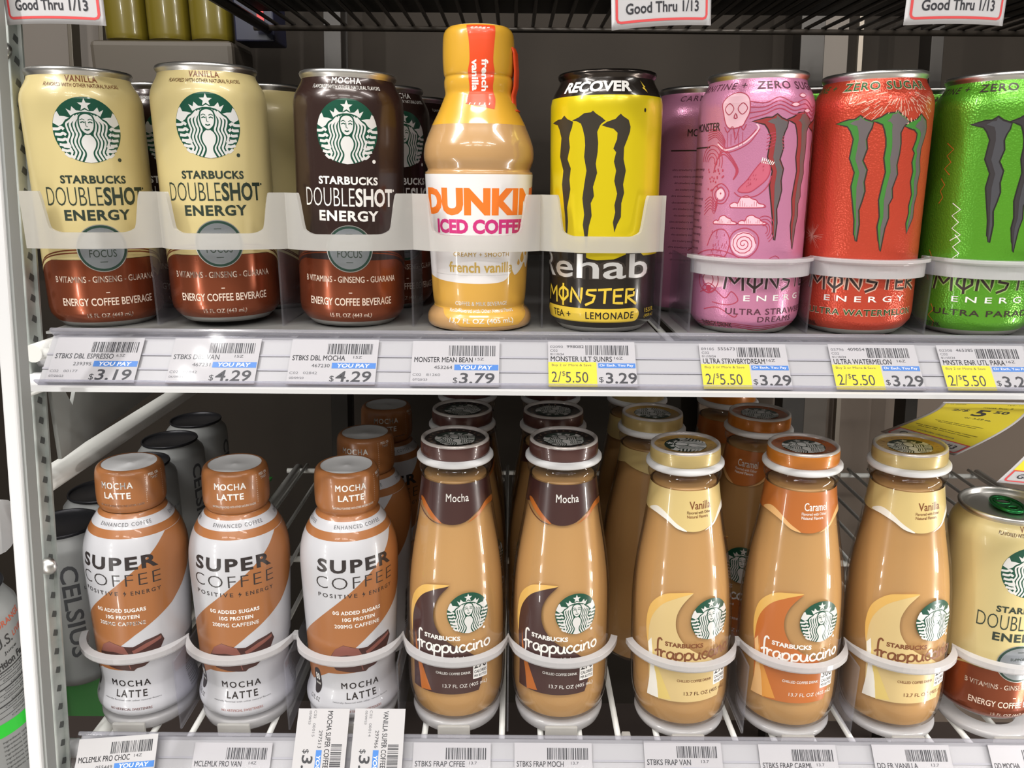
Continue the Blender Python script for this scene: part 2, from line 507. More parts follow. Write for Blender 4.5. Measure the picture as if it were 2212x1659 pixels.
# ------------------------------------------------------------------ drink cans
CANP = [(24.0, 0), (25.5, .0), (27.2, 1.6), (30.2, 4.6), (32.3, 7.8), (33.0, 12), (33.0, 41.5), (33.0, 43), (33.0, 128), (32.9, 131.5), (32.2, 134.9), (30.9, 138), (29.2, 140.8), (28.0, 143), (27.6, 144.6)]
CANB = CANP[:3] + [(29.0, 3.3)] + CANP[3:5] + interp(CANP[4:6], 3)[1:-1] + CANP[5:]


def can_base(name, label, group, mw, zones, mats, rim=ALU, tabmat=ALU, cat='can'):
    t = thing(name, mw, label, cat, group)
    b = mobj('can_body', lathe(CANB[2:], mats, zones, 96), t)
    mobj('can_base', lathe([(0, 6), (18, 4), (22.5, 1), (24, 0), (25.5, 0), (27.2, 1.6)], ALU, seg=96), t)
    mobj('rim', lathe([(27.6, 144.6), (27.9, 145.4), (28.6, 146.3), (28.9, 147.6), (28.4, 148.6), (27.6, 149), (26.9, 148.5), (26.5, 147), (26.0, 144.2), (25.4, 143.6)], rim, seg=96), t)
    lid = mobj('lid', lathe([(25.4, 143.6), (24.6, 143.8), (24.0, 145.2), (22, 145.4), (0, 145.4)], rim, seg=96), t)
    bm = bmesh.new()   # ring-pull: two-holed lever
    n = 28
    out = [(8.2 * math.cos(2 * math.pi * i / n), 12.5 * math.sin(2 * math.pi * i / n)) for i in range(n)]

    def loop(cx, cy, rx, ry, m=16): return [(cx + rx * math.cos(2 * math.pi * i / m), cy + ry * math.sin(2 * math.pi * i / m)) for i in range(m)]
    holes = [loop(0, 5.0, 5.0, 4.4), loop(0, -6.2, 3.6, 2.9)]
    for pts, rr in ((out, 1.3), (holes[0], .9), (holes[1], .9)):
        P = [(x / 1000, y / 1000, .1473) for x, y in pts]; tube(bm, P + [P[0], P[1]], rr / 1000, 6, caps=False)
    ft = tessellate_polygon([[Vector((x, y, 0)) for x, y in out]] + [[Vector((x, y, 0)) for x, y in h] for h in holes])
    al = out + holes[0] + holes[1]; V = [bm.verts.new((x / 1000, y / 1000, .1475)) for x, y in al]
    for f in ft: bm.faces.new([V[i] for i in f])
    mobj('pull_tab', bm_mesh(bm, tabmat), t)
    return t


TAN = M('can_tan', (208, 191, 136), .32, .05, .25)
COPPER = M('can_copper', (142, 72, 44), .26, .65, .25)
DKBROWN = M('can_dark_brown', (52, 35, 31), .24, .2, .3)
DKGREEN = M('print_dark_green', (44, 56, 46), .35, coat=.3)
BRONZE = M('print_bronze', (122, 70, 38), .35, coat=.3)
SILVERP = M('print_silver', (178, 184, 190), .24, .8)
PALE = M('print_pale', (230, 212, 196), .35, coat=.3)
TABG = M('tab_green', (40, 130, 70), .22, .8)


def coffee_can(kind, label, group, mw):
    van = kind == 'vanilla'
    body = TAN if van else DKBROWN; inkc = DKGREEN if van else WINK
    t = can_base('coffee_can', label, group, mw, [(3.3, 2), (41.5, 1), (999, 0)], [body, COPPER, ALU], tabmat=TABG)
    A = Art(CANB[2:])
    A.text('VANILLA' if van else 'MOCHA', 0, 143.2 - .8, 19, 3.5, BRONZE if van else WINK, 1, .02, space=1.15)
    A.text('FLAVORED WITH OTHER NATURAL FLAVORS', 0, 138.7, 44, 2.1, BRONZE if van else WINK, 1, .012, arc=.6)
    A.build('flavor_lettering', t); A = Art(CANB[2:])
    A.text('STARBUCKS', 0, 87.4, 35.5, 4.6, inkc, 1, .035, space=1.08)
    A.text('DOUBLE', -12.2, 77.9, 31.5, 10.6, inkc, 1, -.012)
    A.text('SHOT', 16.4, 77.9, 24.6, 10.6, inkc, 1, .03)
    A.ell(29.9, 82.2, .7, .7, inkc, 1, 10)
    A.text('ENERGY', 0, 67.2, 36, 6.2, inkc, 1, .035, space=1.12)
    A.text('B VITAMINS - GINSENG - GUARANA', 0, 29.8, 61, 3.7, PALE, 1, .014)
    A.rect(-1, 21.5, 1, 22, PALE, 1)
    A.text('ENERGY COFFEE BEVERAGE', 0, 16.3, 54, 4.6, PALE, 1, .012)
    A.text('15 FL OZ (443 mL)', 0, 7.6, 26, 3.4, PALE, 1, .016)
    for sg in (-1, 1):       # swoosh lines either side of the seal
        for k in range(3):
            A.stroke(spline([(sg * 12, 44 + k * 1.7), (sg * 24, 43.2 + k * 1.6), (sg * 36, 41.0 + k * 1.2), (sg * 46, 36 + k), (sg * 56, 28 + k)], 5), .75, (TAN if k == 0 else COPPER) if van else (DKBROWN if k == 0 else COPPER), 1)
        A.poly(spline([(0, 41.4), (sg * 24, 42.2), (sg * 36, 40), (sg * 46, 35), (sg * 58, 26)], 5) + [(sg * 70, 41.6), (0, 41.6)], body, 0)
    A.build('lettering', t)
    A = Art(CANB[2:])
    for k in range(9): A.text('energy coffee blend supports', 62, 84 - 4 * k, 22 - (k % 3) * 3, 2, inkc, 1)
    A.build('side_print', t)
    E = Art(CANB[2:]); siren(E, 0, 114.6, 18); E.ell(15.5, 98.5, 1.1, 1.1, inkc, 1, 12); E.build('emblem', t)
    D = Art(CANB[2:])
    D.ell(0, 48, 13.9, 13.9, ALU, 2, 44); D.ell(0, 48, 13.4, 13.4, M('seal_green', (40, 66, 56), .3), 3, 44); D.ell(0, 48, 12.0, 12.0, SILVERP, 4, 44)
    D.text('FOCUS', 0, 45.0, 14.5, 4.4, DKGREEN, 5, .0); D.text('SUPPORTS', 0, 51.4, 12, 1.9, DKGREEN, 5, .01)
    for z in (56.5, 39.8): D.rect(-2, z, 2, z + .4, DKGREEN, 5)
    D.build('seal', t)
    return t


def P(x, v, w, lean=0., yaw=0.):
    """place on the tilted shelf"""
    return S @ Matrix.Translation((x, v, w + abs(lean) * .028)) @ Matrix.Rotation(lean, 4, 'Y') @ Matrix.Rotation(R(yaw), 4, 'Z')


UW = -.0902          # upper shelf plane
GC = 'tall coffee cans'
c1 = coffee_can('vanilla', 'tan vanilla coffee can leftmost at the front of the upper shelf', GC, P(-.2592, .489, UW, .0, 29))


def again(src, label, group, mw):
    c = copy_tree(src, None, mw); c['label'] = label; c['group'] = group
    return c


again(c1, 'tan vanilla coffee can standing left beside the dark front mocha can', GC, P(-.1834, .492, UW + .003, -.005, 17))
mo = coffee_can('mocha', 'dark brown mocha coffee can at the front beside the yellow-capped bottle', GC, P(-.1036, .495, UW, .024, 9))
again(mo, 'dark mocha can with its rim showing between the two tan front cans', GC, P(-.2425, .563, UW, .0, 30))
again(c1, 'tan vanilla can behind, between front tan can and dark mocha can', GC, P(-.1700, .562, UW, .0, -42))
again(mo, 'dark mocha can directly behind the front mocha can, to its right', GC, P(-.0920, .566, UW, .0, 34))
again(mo, 'rearmost dark mocha can, half hidden by the yellow-capped bottle', GC, P(-.0800, .640, UW, .0, 75))
again(c1, 'tan coffee can with green ring-pull on the lower shelf at right', GC, P(.338, .475, -.356, -.05, 0))

# ---- energy drink cans
EG = 'energy drink cans'
YELC = M('can_yellow', (226, 204, 22), .27, .30, .3)
BLK = M('can_black', (40, 34, 30), .22, .3, .4)
PINK = M('can_pink', (212, 138, 174), .28, .35, .2, .12, 1400)
REDC = M('can_red', (210, 78, 56), .28, .45, .2, .28, 900)
GRN = M('can_green', (98, 170, 46), .28, .45, .2, .28, 900)
CLAWG = M('claw_grey', (150, 140, 142), .28, .7)
CLAWD = M('claw_dark', (58, 44, 42), .35)
CLAWR = M('claw_red', (150, 56, 56), .35)
CLAWGR = M('claw_green', (64, 128, 52), .35)
LINE = M('line_art', (176, 62, 86), .4)
LPINK = M('pale_pink', (236, 190, 204), .35)
YINK = M('yellow_ink', (222, 190, 60), .35, coat=.3)


def energy_can(kind, label, mw):
    cfg = dict(lemon=YELC, pink=PINK, red=REDC, green=GRN)[kind]
    A = Art(CANB[2:])
    if kind == 'lemon':
        t = can_base('energy_drink_can', label, EG, mw, [(3.0, 2), (41.5, 1), (134.9, 0), (999, 1)], [cfg, BLK, ALU], rim=M('black_rim', (70, 64, 60), .2, .9), tabmat=BLK)
        claws(A, M('claw_black', (52, 46, 36), .35))
        A.poly([(-60, 41), (60, 41), (60, 46), (34, 46), (30, 49), (22, 47.5), (14, 44.5), (4, 44), (0, 44.5), (-8, 47.5), (-16, 49.5), (-24, 47.5), (-36, 50), (-60, 46)], BLK, 0)
        A.text('Rehab', -3.2, 40.2, 86, 15.4, M('rehab_halo', (50, 42, 36), .35), 1, .07)
        A.text('Rehab', -3.2, 40.2, 83, 14.2, M('rehab_silver', (226, 224, 222), .25, .5), 2, .01)
        rune(A, 'MONSTER', -2, 23, 64, 8.6, YINK, 1, .17)
        pts = []
        for cx, a0 in ((28, -90), (-34, 90)):
            for i in range(9): a = R(a0 + i * 22.5); pts.append((cx + 4.2 * math.cos(a), 11.2 + 4.2 * math.sin(a)))
        A.poly(pts, YINK, 1)
        A.text('LEMONADE', 13, 11.2, 30, 4.3, BLK, 2, .02, space=1.15); A.text('TEA +', -20, 11.2, 16, 4.3, BLK, 2, .01)
        A.text('RECOVER', .5, 139.6, 44, 6.0, WINK, 1, .04, .12); A.poly([(31, 143), (33.5, 139.6), (32.4, 139.5), (34, 136.5), (30.6, 139), (32, 139.4)], YINK, 1)
        A.text('15.5 FL', 43, 13, 11, 2.6, YINK, 1, .01); A.text('(458 mL)', 43.5, 9.4, 12, 2.6, YINK, 1, .01)
        A.ell(31, 127, .7, 1.1, BLK, 1, 12)
    else:
        t = can_base('energy_drink_can', label, EG, mw, [(3.0, 1), (999, 0)], [cfg, ALU], tabmat=cfg)
        edge, mid, main = dict(pink=(CLAWD, CLAWR, CLAWG), red=(CLAWD, CLAWGR, CLAWG), green=(M('claw_ink', (38, 34, 32), .35), M('claw_char', (78, 74, 76), .3, .5), M('claw_steel', (112, 112, 118), .28, .7)))[kind]
        claws(A, edge, mid, main)
        halo = M('halo_' + kind, dict(pink=(232, 176, 204), red=(240, 190, 170), green=(160, 205, 110))[kind], .3, .3)
        rune(A, 'MONSTER', -8, 32.2, 69, 8.2, CLAWD, 1, .17, halo)
        A.text('ENERGY', -7, 22.4, 48, 3.5, WINK, 1, .01, space=1.7)
        low = dict(pink='ULTRA STRAWBERRY', red='ULTRA WATERMELON', green='ULTRA PARADISE')[kind]
        lc = dict(pink=M('plum_ink', (92, 52, 66), .35), red=M('leaf_ink', (40, 96, 52), .35), green=CLAWD)[kind]
        if kind == 'red': A.text(low, -8, 14.4, 66.5, 4.3, halo, 1, .06, space=1.1)
        A.text(low, -8, 14.4, 66, 3.6, lc, 2, .012, space=1.1)
        if kind == 'pink': A.text('DREAMS', -10, 9.7, 24, 3.4, lc, 1, .012, space=1.15)
        A.text('ENERGY DRINK', -48, 5.6, 22, 3.2, CLAWD, 1, .012)
        if kind == 'red': A.text('ZERO SUGAR', -5.5, 140.6, 52.5, 5.4, halo, 1, .05, space=1.15)
        A.text('ZERO SUGAR', -5.5, 140.6, 51, 4.3, lc if kind != 'green' else CLAWD, 2, .015, space=1.15)
        A.text('CARNITINE +', -59, 140.8, 44, 3.6, lc if kind != 'green' else CLAWD, 1, .01, .2, space=1.2)
        rn = random.Random(kind)
        if kind == 'red':       # burst of pale streaks under the shoulder
            for i in range(110):
                a = R(rn.uniform(200, 340)); r0 = rn.uniform(6, 20); l = rn.uniform(1, 5); cx, cz = 2, 139
                A.stroke([(cx + 1.35 * r0 * math.cos(a), cz + r0 * math.sin(a) * .9), (cx + 1.35 * (r0 + l) * math.cos(a), cz + (r0 + l) * math.sin(a) * .9)], .35, halo, 0)
            for i in range(46):
                a = R(rn.uniform(0, 360)); l = rn.uniform(3, 10)
                A.stroke([(-44, 58), (-44 + l * math.cos(a), 58 + l * math.sin(a))], .3, halo, 0, taper=lambda q: 1 - .7 * q)
        if kind == 'green':     # sketchy orange and white zig-zags
            OR = M('orange_ink', (206, 116, 50), .4)
            for (x, z, n, s, m) in ((-44, 112, 4, 4, OR), (-46, 92, 3, 3, OR), (-36, 78, 5, 4.5, WINK), (-34, 60, 4, 4, WINK), (-50, 50, 4, 3, OR), (-44, 18, 3, 3, OR)):
                A.stroke([(x + (k % 2) * s + rn.uniform(-1, 1), z - k * 3.6) for k in range(n + 2)], .55, m, 0)
        if kind == 'pink':
            def sw(ps, n=5, cl=False, w=.55, m=LINE, l=1): A.stroke(spline(ps, n, cl), w, m, l, closed=cl)

            def cloud(x, z, k=1.):
                ps = [(x - 9 * k, z), (x - 9.5 * k, z + 1.6 * k), (x - 7 * k, z + 3 * k), (x - 5 * k, z + 2.6 * k), (x - 3.5 * k, z + 5.6 * k), (x, z + 6.6 * k), (x + 2.6 * k, z + 5 * k), (x + 5 * k, z + 4.2 * k), (x + 6.5 * k, z + 2.4 * k), (x + 9.4 * k, z + 1.6 * k), (x + 9 * k, z)]
                A.poly(spline(ps, 3), LPINK, 0); sw(ps + [ps[0]], 4)
                for i in range(9): A.stroke([(x + (-5 + i * 1.3) * k, z + .6), (x + (-5 + i * 1.3) * k, z + (2.4 + 1.6 * math.sin(i)) * k)], .2, LINE, 1)
            # skull
            ps = [(-49, 126), (-50, 132), (-46, 136), (-40, 137), (-35, 134), (-34, 127), (-36, 122), (-38, 119), (-44, 118), (-47, 120)]
            A.poly(spline(ps, 5, True), LPINK, 0); sw(ps, 5, True)
            for x in (-45.6, -38): sw([(x - 2.6, 128.5), (x, 131.4), (x + 2.6, 128.5), (x, 125.4)], 5, True, .5)
            sw([(-42.6, 123.6), (-41.8, 126), (-40.8, 123.6)], 2, True, .7)
            sw([(-48, 119), (-46, 116), (-43, 119), (-41, 112), (-39, 119), (-37, 117), (-35.5, 120)], 4)
            for k in range(5): sw([(-46 + k * 2.2, 116 - (k % 2)), (-45.7 + k * 2.2, 108 + (k % 3))], 2, False, .3)
            sw([(-52, 110), (-46, 106.5), (-36, 110), (-29, 117), (-30, 120)], 6, False, .9, LPINK); sw([(-52, 111), (-46, 107.5), (-36, 111), (-30, 117)], 6); sw([(-52, 109), (-45, 105.2), (-34, 109.5), (-28, 117.5)], 6)
            for k in range(4): sw([(-34, 132 - 3 * k), (-26, 131 - 2 * k), (-18, 134 - 2 * k), (-9, 131 - 2 * k), (0, 133 - 2.4 * k), (8, 129 - 2 * k), (14, 131 - k)], 6, False, .5)
            for x, z in ((-8, 130), (2, 127), (-2, 135)): A.poly(spline([(x - 3, z), (x, z + 1.3), (x + 3, z + .3), (x, z - 1)], 4, True), LPINK, 2); sw([(x - 3, z), (x, z + 1.3), (x + 3, z + .3), (x, z - 1)], 4, True, .4, LINE, 3)
            # strawberry in an open mouth
            for r in (3, 4.5, 6): sw([(-54, 94), (-53 + r * .3, 99 + r * .6), (-47, 101 + r), (-41 + r * .4, 96), (-41, 90)], 5)
            sb = [(-38, 84), (-33, 90), (-29, 96), (-25, 100), (-21, 97), (-22, 91), (-27, 86), (-32, 83)]
            A.poly(spline(sb, 4, True), M('berry', (196, 96, 118), .4), 0); sw(sb, 4, True)
            for i in range(16): x = -34 + rn.uniform(0, 10); z = 86 + (x + 34) * .9 + rn.uniform(-1.5, 3); A.stroke([(x, z), (x + .3, z + .9)], .3, LINE, 2)
            sw([(-40, 83), (-36, 80.5), (-28, 81), (-22, 86), (-20, 92)], 5)
            for k in range(7): A.stroke([(-26 + k, 99 - .2 * k), (-25.4 + k * 1.1, 102 - k * .4)], .5, WINK, 1)
            cloud(-32.5, 74.5); cloud(-29, 65, .8); cloud(-45, 65, .75)
            sw([(-52, 78), (-54, 84), (-48, 88), (-43, 83), (-46, 77)], 5, True); sw([(-51, 79), (-52, 83), (-48, 86), (-45, 82), (-47, 78.5)], 5, True); A.ell(-48.4, 82, 2.6, 3, LPINK, 0, 14)
            # lollipop swirl
            sp = [(-33 + (7 - .19 * k) * math.cos(k * .55), 54 + (7 - .19 * k) * math.sin(k * .55)) for k in range(36)]
            A.ell(-33, 54, 7, 7, LPINK, 0, 24); A.stroke(sp, .5, LINE, 1); sw([(-41, 54), (-39, 60.5), (-32, 63), (-25.5, 59), (-25, 52), (-30, 46.5), (-37, 47)], 5, True)
            A.poly([(-28, 44), (-24, 41), (-26, 40.6), (-21, 36.5), (-23.6, 40.4), (-21.6, 40.8), (-25, 44.6)], LPINK, 1)
            # berry beard and stripes
            for i in range(34): x = rn.uniform(-53, -42); z = rn.uniform(44, 60); A.stroke([(x, z), (x + .2, z + 1.6)], .3, LINE, 1)
            sw([(-56, 52), (-52, 60), (-45, 62), (-41, 56), (-43, 47), (-50, 42)], 5)
            for r in (9, 12, 17, 20): sw([(-50 + r * math.cos(R(a)) * 1.25, 30 + r * math.sin(R(a))) for a in range(10, 150, 14)], 3)
            for a in range(30, 120, 12):
                A.poly([(-50 + q * math.cos(R(a + d)) * 1.25, 30 + q * math.sin(R(a + d))) for q, d in ((12.6, 0), (16.4, 0), (16.4, 5), (12.6, 5))], LPINK, 1)
            for r in (4, 7.5): sw([(-54 + r * math.cos(R(a)), 32 + r * math.sin(R(a))) for a in range(0, 360, 30)], 3, True)
            sw([(-60, 24), (-50, 27), (-42, 22), (-38, 26), (-34, 21), (-40, 18), (-50, 19)], 5); sw([(-56, 14), (-46, 16), (-36, 11), (-34, 13)], 5)
            A.ell(-53, 27, 2, 2, LINE, 1, 12); sw([(-58, 27), (-53, 30), (-48, 27), (-53, 24)], 4, True)
            for k in range(5):      # flowing bands between the figures
                sw([(-60, 112 + 1.5 * k), (-54, 114 + k), (-50, 111 + 1.2 * k), (-47, 108 + k * .8)], 5, False, .4)
                sw([(-60, 70 + 2 * k), (-55, 74 + 1.6 * k), (-52, 71 + 1.3 * k), (-50, 76 + k)], 5, False, .4)
                sw([(-20, 44 - 2.2 * k), (-14, 47 - 2 * k), (-10, 43 - 2 * k), (-12, 39 - 1.4 * k)], 5, False, .4)
                sw([(-24, 106 + 2 * k), (-18, 109 + 1.6 * k), (-14, 106 + 1.6 * k)], 5, False, .4)
            for r in (2.5, 4.2, 6, 7.8):
                sw([(-56 + r * math.cos(R(a)), 100 + 1.2 * r * math.sin(R(a))) for a in range(-20, 200, 22)], 3, False, .45)
                sw([(-22 + r * .8 * math.cos(R(a)), 62 + r * math.sin(R(a))) for a in range(-60, 120, 22)], 3, False, .4)
            for i in range(26): A.ell(-58 + rn.uniform(0, 12), 82 + rn.uniform(0, 14), .5, .6, LINE, 1, 8)
            A.poly(spline([(-60, 40), (-52, 44), (-44, 40), (-40, 33), (-46, 28), (-56, 30)], 4, True), LPINK, 0)
            for k in range(3): sw([(-66, 2 + 1.6 * k), (-40, 5 + k), (-20, 2.5 + 1.4 * k), (0, 4.6 + k), (22, 2 + 1.4 * k), (34, 5 + k)], 6, False, .45)
            for k in range(15): A.text('ultra strawberry energy', -72, 96 - 4.2 * k, 20 - (k % 4) * 2, 1.9, M('plum_ink', (92, 52, 66), .35), 1)
            A.rect(-84, 108, -58, 108.8, CLAWD, 1); A.text('MONSTER', -62, 119.5, 22, 4.6, CLAWD, 1, .02)
    A.build('lettering', t)
    return t


energy_can('lemon', 'yellow and black lemonade energy drink can beside the yellow-capped bottle', P(.0563, .484, UW, -.012, -19.3))
pk = energy_can('pink', 'pink energy drink can with red line drawings at the front', P(.1458, .483, UW, -.02, 37.3))
rd = energy_can('red', 'red watermelon energy drink can at front between pink and green cans', P(.2149, .481, UW, -.03, 0))
gr = energy_can('green', 'bright green energy drink can cut by the right edge', P(.2885, .481, UW, -.03, 5))
again(pk, 'pink can right behind the front pink can, mostly in shadow', EG, P(.1280, .556, UW, -.0, 100))
again(pk, 'rearmost pink can beside the yellow can, third in its lane', EG, P(.1190, .627, UW, -.0, 140))
again(gr, 'green can behind the red can, only its rim showing at the left', EG, P(.2050, .556, UW, -.0, 90))
again(gr, 'green can behind, seen in the gap between red and green cans', EG, P(.2770, .556, UW, -.0, 120))

# ------------------------------------------------------------------ iced coffee bottle with yellow cap
DP = interp([(29.0, 0), (31.6, 1.0), (32.8, 3.5), (32.6, 7), (31, 10), (28.4, 13), (28.9, 17), (29.5, 25), (30.2, 40), (31.6, 66), (32.7, 91), (32.0, 93.2), (31.2, 94.7), (31.8, 96.7), (33.1, 100.5), (33.2, 105), (32.2, 110.2), (28.5, 119.2), (24.0, 128), (20.9, 135), (19.9, 138), (20.4, 142), (20.4, 145), (19.9, 147), (20.6, 149), (21.1, 157), (20.8, 168), (19.8, 171.8), (18.0, 173.8)], 4)
COFFEE2 = M('milky_coffee', (186, 146, 98), .22, 0, .8)
CAPY = M('cap_yellow', (216, 164, 52), .28, 0, .5)
LABW = M('sleeve_white', (232, 228, 228), .3, 0, .4)
CARAM = M('sleeve_caramel', (214, 164, 72), .3, 0, .5)
ORG = M('print_orange', (238, 122, 40), .35, coat=.3)
MAG = M('print_magenta', (204, 46, 122), .35, coat=.3)
GOLD = M('print_gold', (206, 170, 84), .35, coat=.3)
REDO = M('strip_red', (226, 76, 34), .3, 0, .4)


def iced_bottle(mw):
    t = thing('coffee_bottle', mw, 'iced coffee bottle with yellow sealed cap and white label on the upper shelf', 'bottle', 'coffee bottles')
    mobj('bottle', lathe([p for p in DP if p[1] <= 120] + [(28.2, 120)], [COFFEE2, CARAM], [(13, 0), (999, 0)], 96, cap0=True), t)
    mobj('cap_sleeve', lathe([p for p in DP if p[1] >= 119.1], CAPY, seg=96), t)
    mobj('cap_top', lathe([(18.0, 173.8), (16, 174.3), (0, 174.4)], WHITE, seg=64), t)
    A = Art(DP, 31.7)
    A.rect(-99, 34, 99, 92.2, LABW, 0)
    wave = spline([(-99, 30), (-60, 33), (-40, 31.5), (-28, 30.2), (-8, 29.2), (8, 29.4), (16, 31), (21, 36), (24, 33.5), (30, 37), (34, 40.5), (38, 37), (44, 41), (60, 34), (99, 30)], 5)
    A.poly(wave + [(99, 34.2), (-99, 34.2)], LABW, 0)
    A.poly(list(reversed(spline([(-99, 30), (-60, 33), (-40, 31.5), (-28, 30.2), (-8, 29.2), (8, 29.4), (16, 31), (21, 36), (24, 33.5), (30, 37), (34, 40.5), (38, 37), (44, 41), (60, 34), (99, 30)], 5))) + [(-99, 12.8), (99, 12.8)], CARAM, 1)
    A.poly([(-99, 13), (-30, 13), (-24, 9), (-12, 3.5), (24, 3.5), (34, 9), (40, 13), (99, 13), (99, 13.2), (-99, 13.2)], CARAM, 1)
    for x, z, r in ((31, 43, 2.3), (36, 46, 1.5), (27, 40.5, 1.3)): A.poly(spline([(x - r, z), (x, z + 1.8 * r), (x + r, z), (x, z - r)], 5, True), CARAM, 1)
    A.text("DUNKIN'", 2, 77.0, 84, 16.2, ORG, 1, .055)
    A.text('ICED COFFEE', 0, 62.6, 59.5, 8.4, MAG, 1, .05)
    A.text('CREAMY + SMOOTH', 0, 46.4, 36, 2.5, GOLD, 1, .015, space=1.1)
    A.text('french vanilla', 0, 38.8, 43, 6.4, GOLD, 1, .025)
    A.text('COFFEE & MILK BEVERAGE', 0, 17, 36, 2.4, WINK, 2, .012); A.text('Vanilla Flavored with Other Natural Flavors', 0, 12.6, 46, 2.2, WINK, 2, .01)
    A.text('13.7 FL OZ (405 mL)', 0, 6.6, 40, 3.6, WINK, 2, .02)
    A.build('label', t)
    B = Art(DP, 20.8)
    sid = spline([(-8.5, 173), (-6.6, 166), (-6.0, 155), (-7.2, 148), (-6.4, 140), (-8, 131)], 4)
    sid2 = spline([(7, 128), (8.6, 134), (7.6, 141), (8.6, 148), (7.4, 156), (9.4, 173)], 4)
    B.poly(sid + sid2, REDO, 1)
    B.text('french', 2.6, 146.5, 17, 3.9, WINK, 2, .035, rot=-90); B.text('vanilla', -3.0, 146.5, 16.6, 3.9, WINK, 2, .035, rot=-90)
    for k in range(5): B.stroke([(-6 + 2.6 * k, 130.3), (-5.4 + 2.6 * k, 131.5)], .5, WINK, 2); B.stroke([(-5.6 + 2.4 * k, 171.4), (-4 + 2.4 * k, 171.6)], .45, WINK, 2)
    B.build('tear_strip', t)
    bm = bmesh.new()     # loose tab of the seal standing off at the right
    pr = [(20.8, 1.2, 163), (21.8, 2.2, 160), (22.6, 2.4, 150), (22.4, 2.0, 142), (21.0, 2.0, 137), (21.6, 1.6, 130), (24.0, 1.4, 128)]
    rows = []
    for r, e, z in pr:
        rows.append([bm.verts.new(((r + (e if 1 < k < 4 else .1) * .35) / 1000 * math.sin(R(62 + k * 9)), -(r + (e if 1 < k < 4 else .1) * .35) / 1000 * math.cos(R(62 + k * 9)), z / 1000)) for k in range(6)])
    for a, b in zip(rows, rows[1:]):
        for k in range(5): bm.faces.new((a[k], a[k + 1], b[k + 1], b[k]))
    o = mobj('seal_tab', bm_mesh(bm, REDO, True), t)
    sm = o.modifiers.new('s', 'SOLIDIFY'); sm.thickness = .0006
    return t


iced_bottle(P(-.0212, .487, UW, 0, 5))

# ------------------------------------------------------------------ glass coffee bottles on the lower shelf
LW = -.356
FP = interp([(28.0, 0), (30.2, 1.2), (31.6, 4.5), (33.2, 12), (33.8, 20), (34.0, 36), (33.8, 72), (32.8, 94), (30.4, 114), (27.0, 134), (23.9, 154), (22.4, 165), (21.9, 170), (21.9, 170), (23.2, 172), (23.7, 175.0), (22.6, 177.6), (22.6, 180)], 5)
FIN = [(max(r - 1.6, .1), z) for r, z in FP if z < 169.5]
COFF = M('coffee_in_glass', (202, 164, 110), .25, 0, .3)


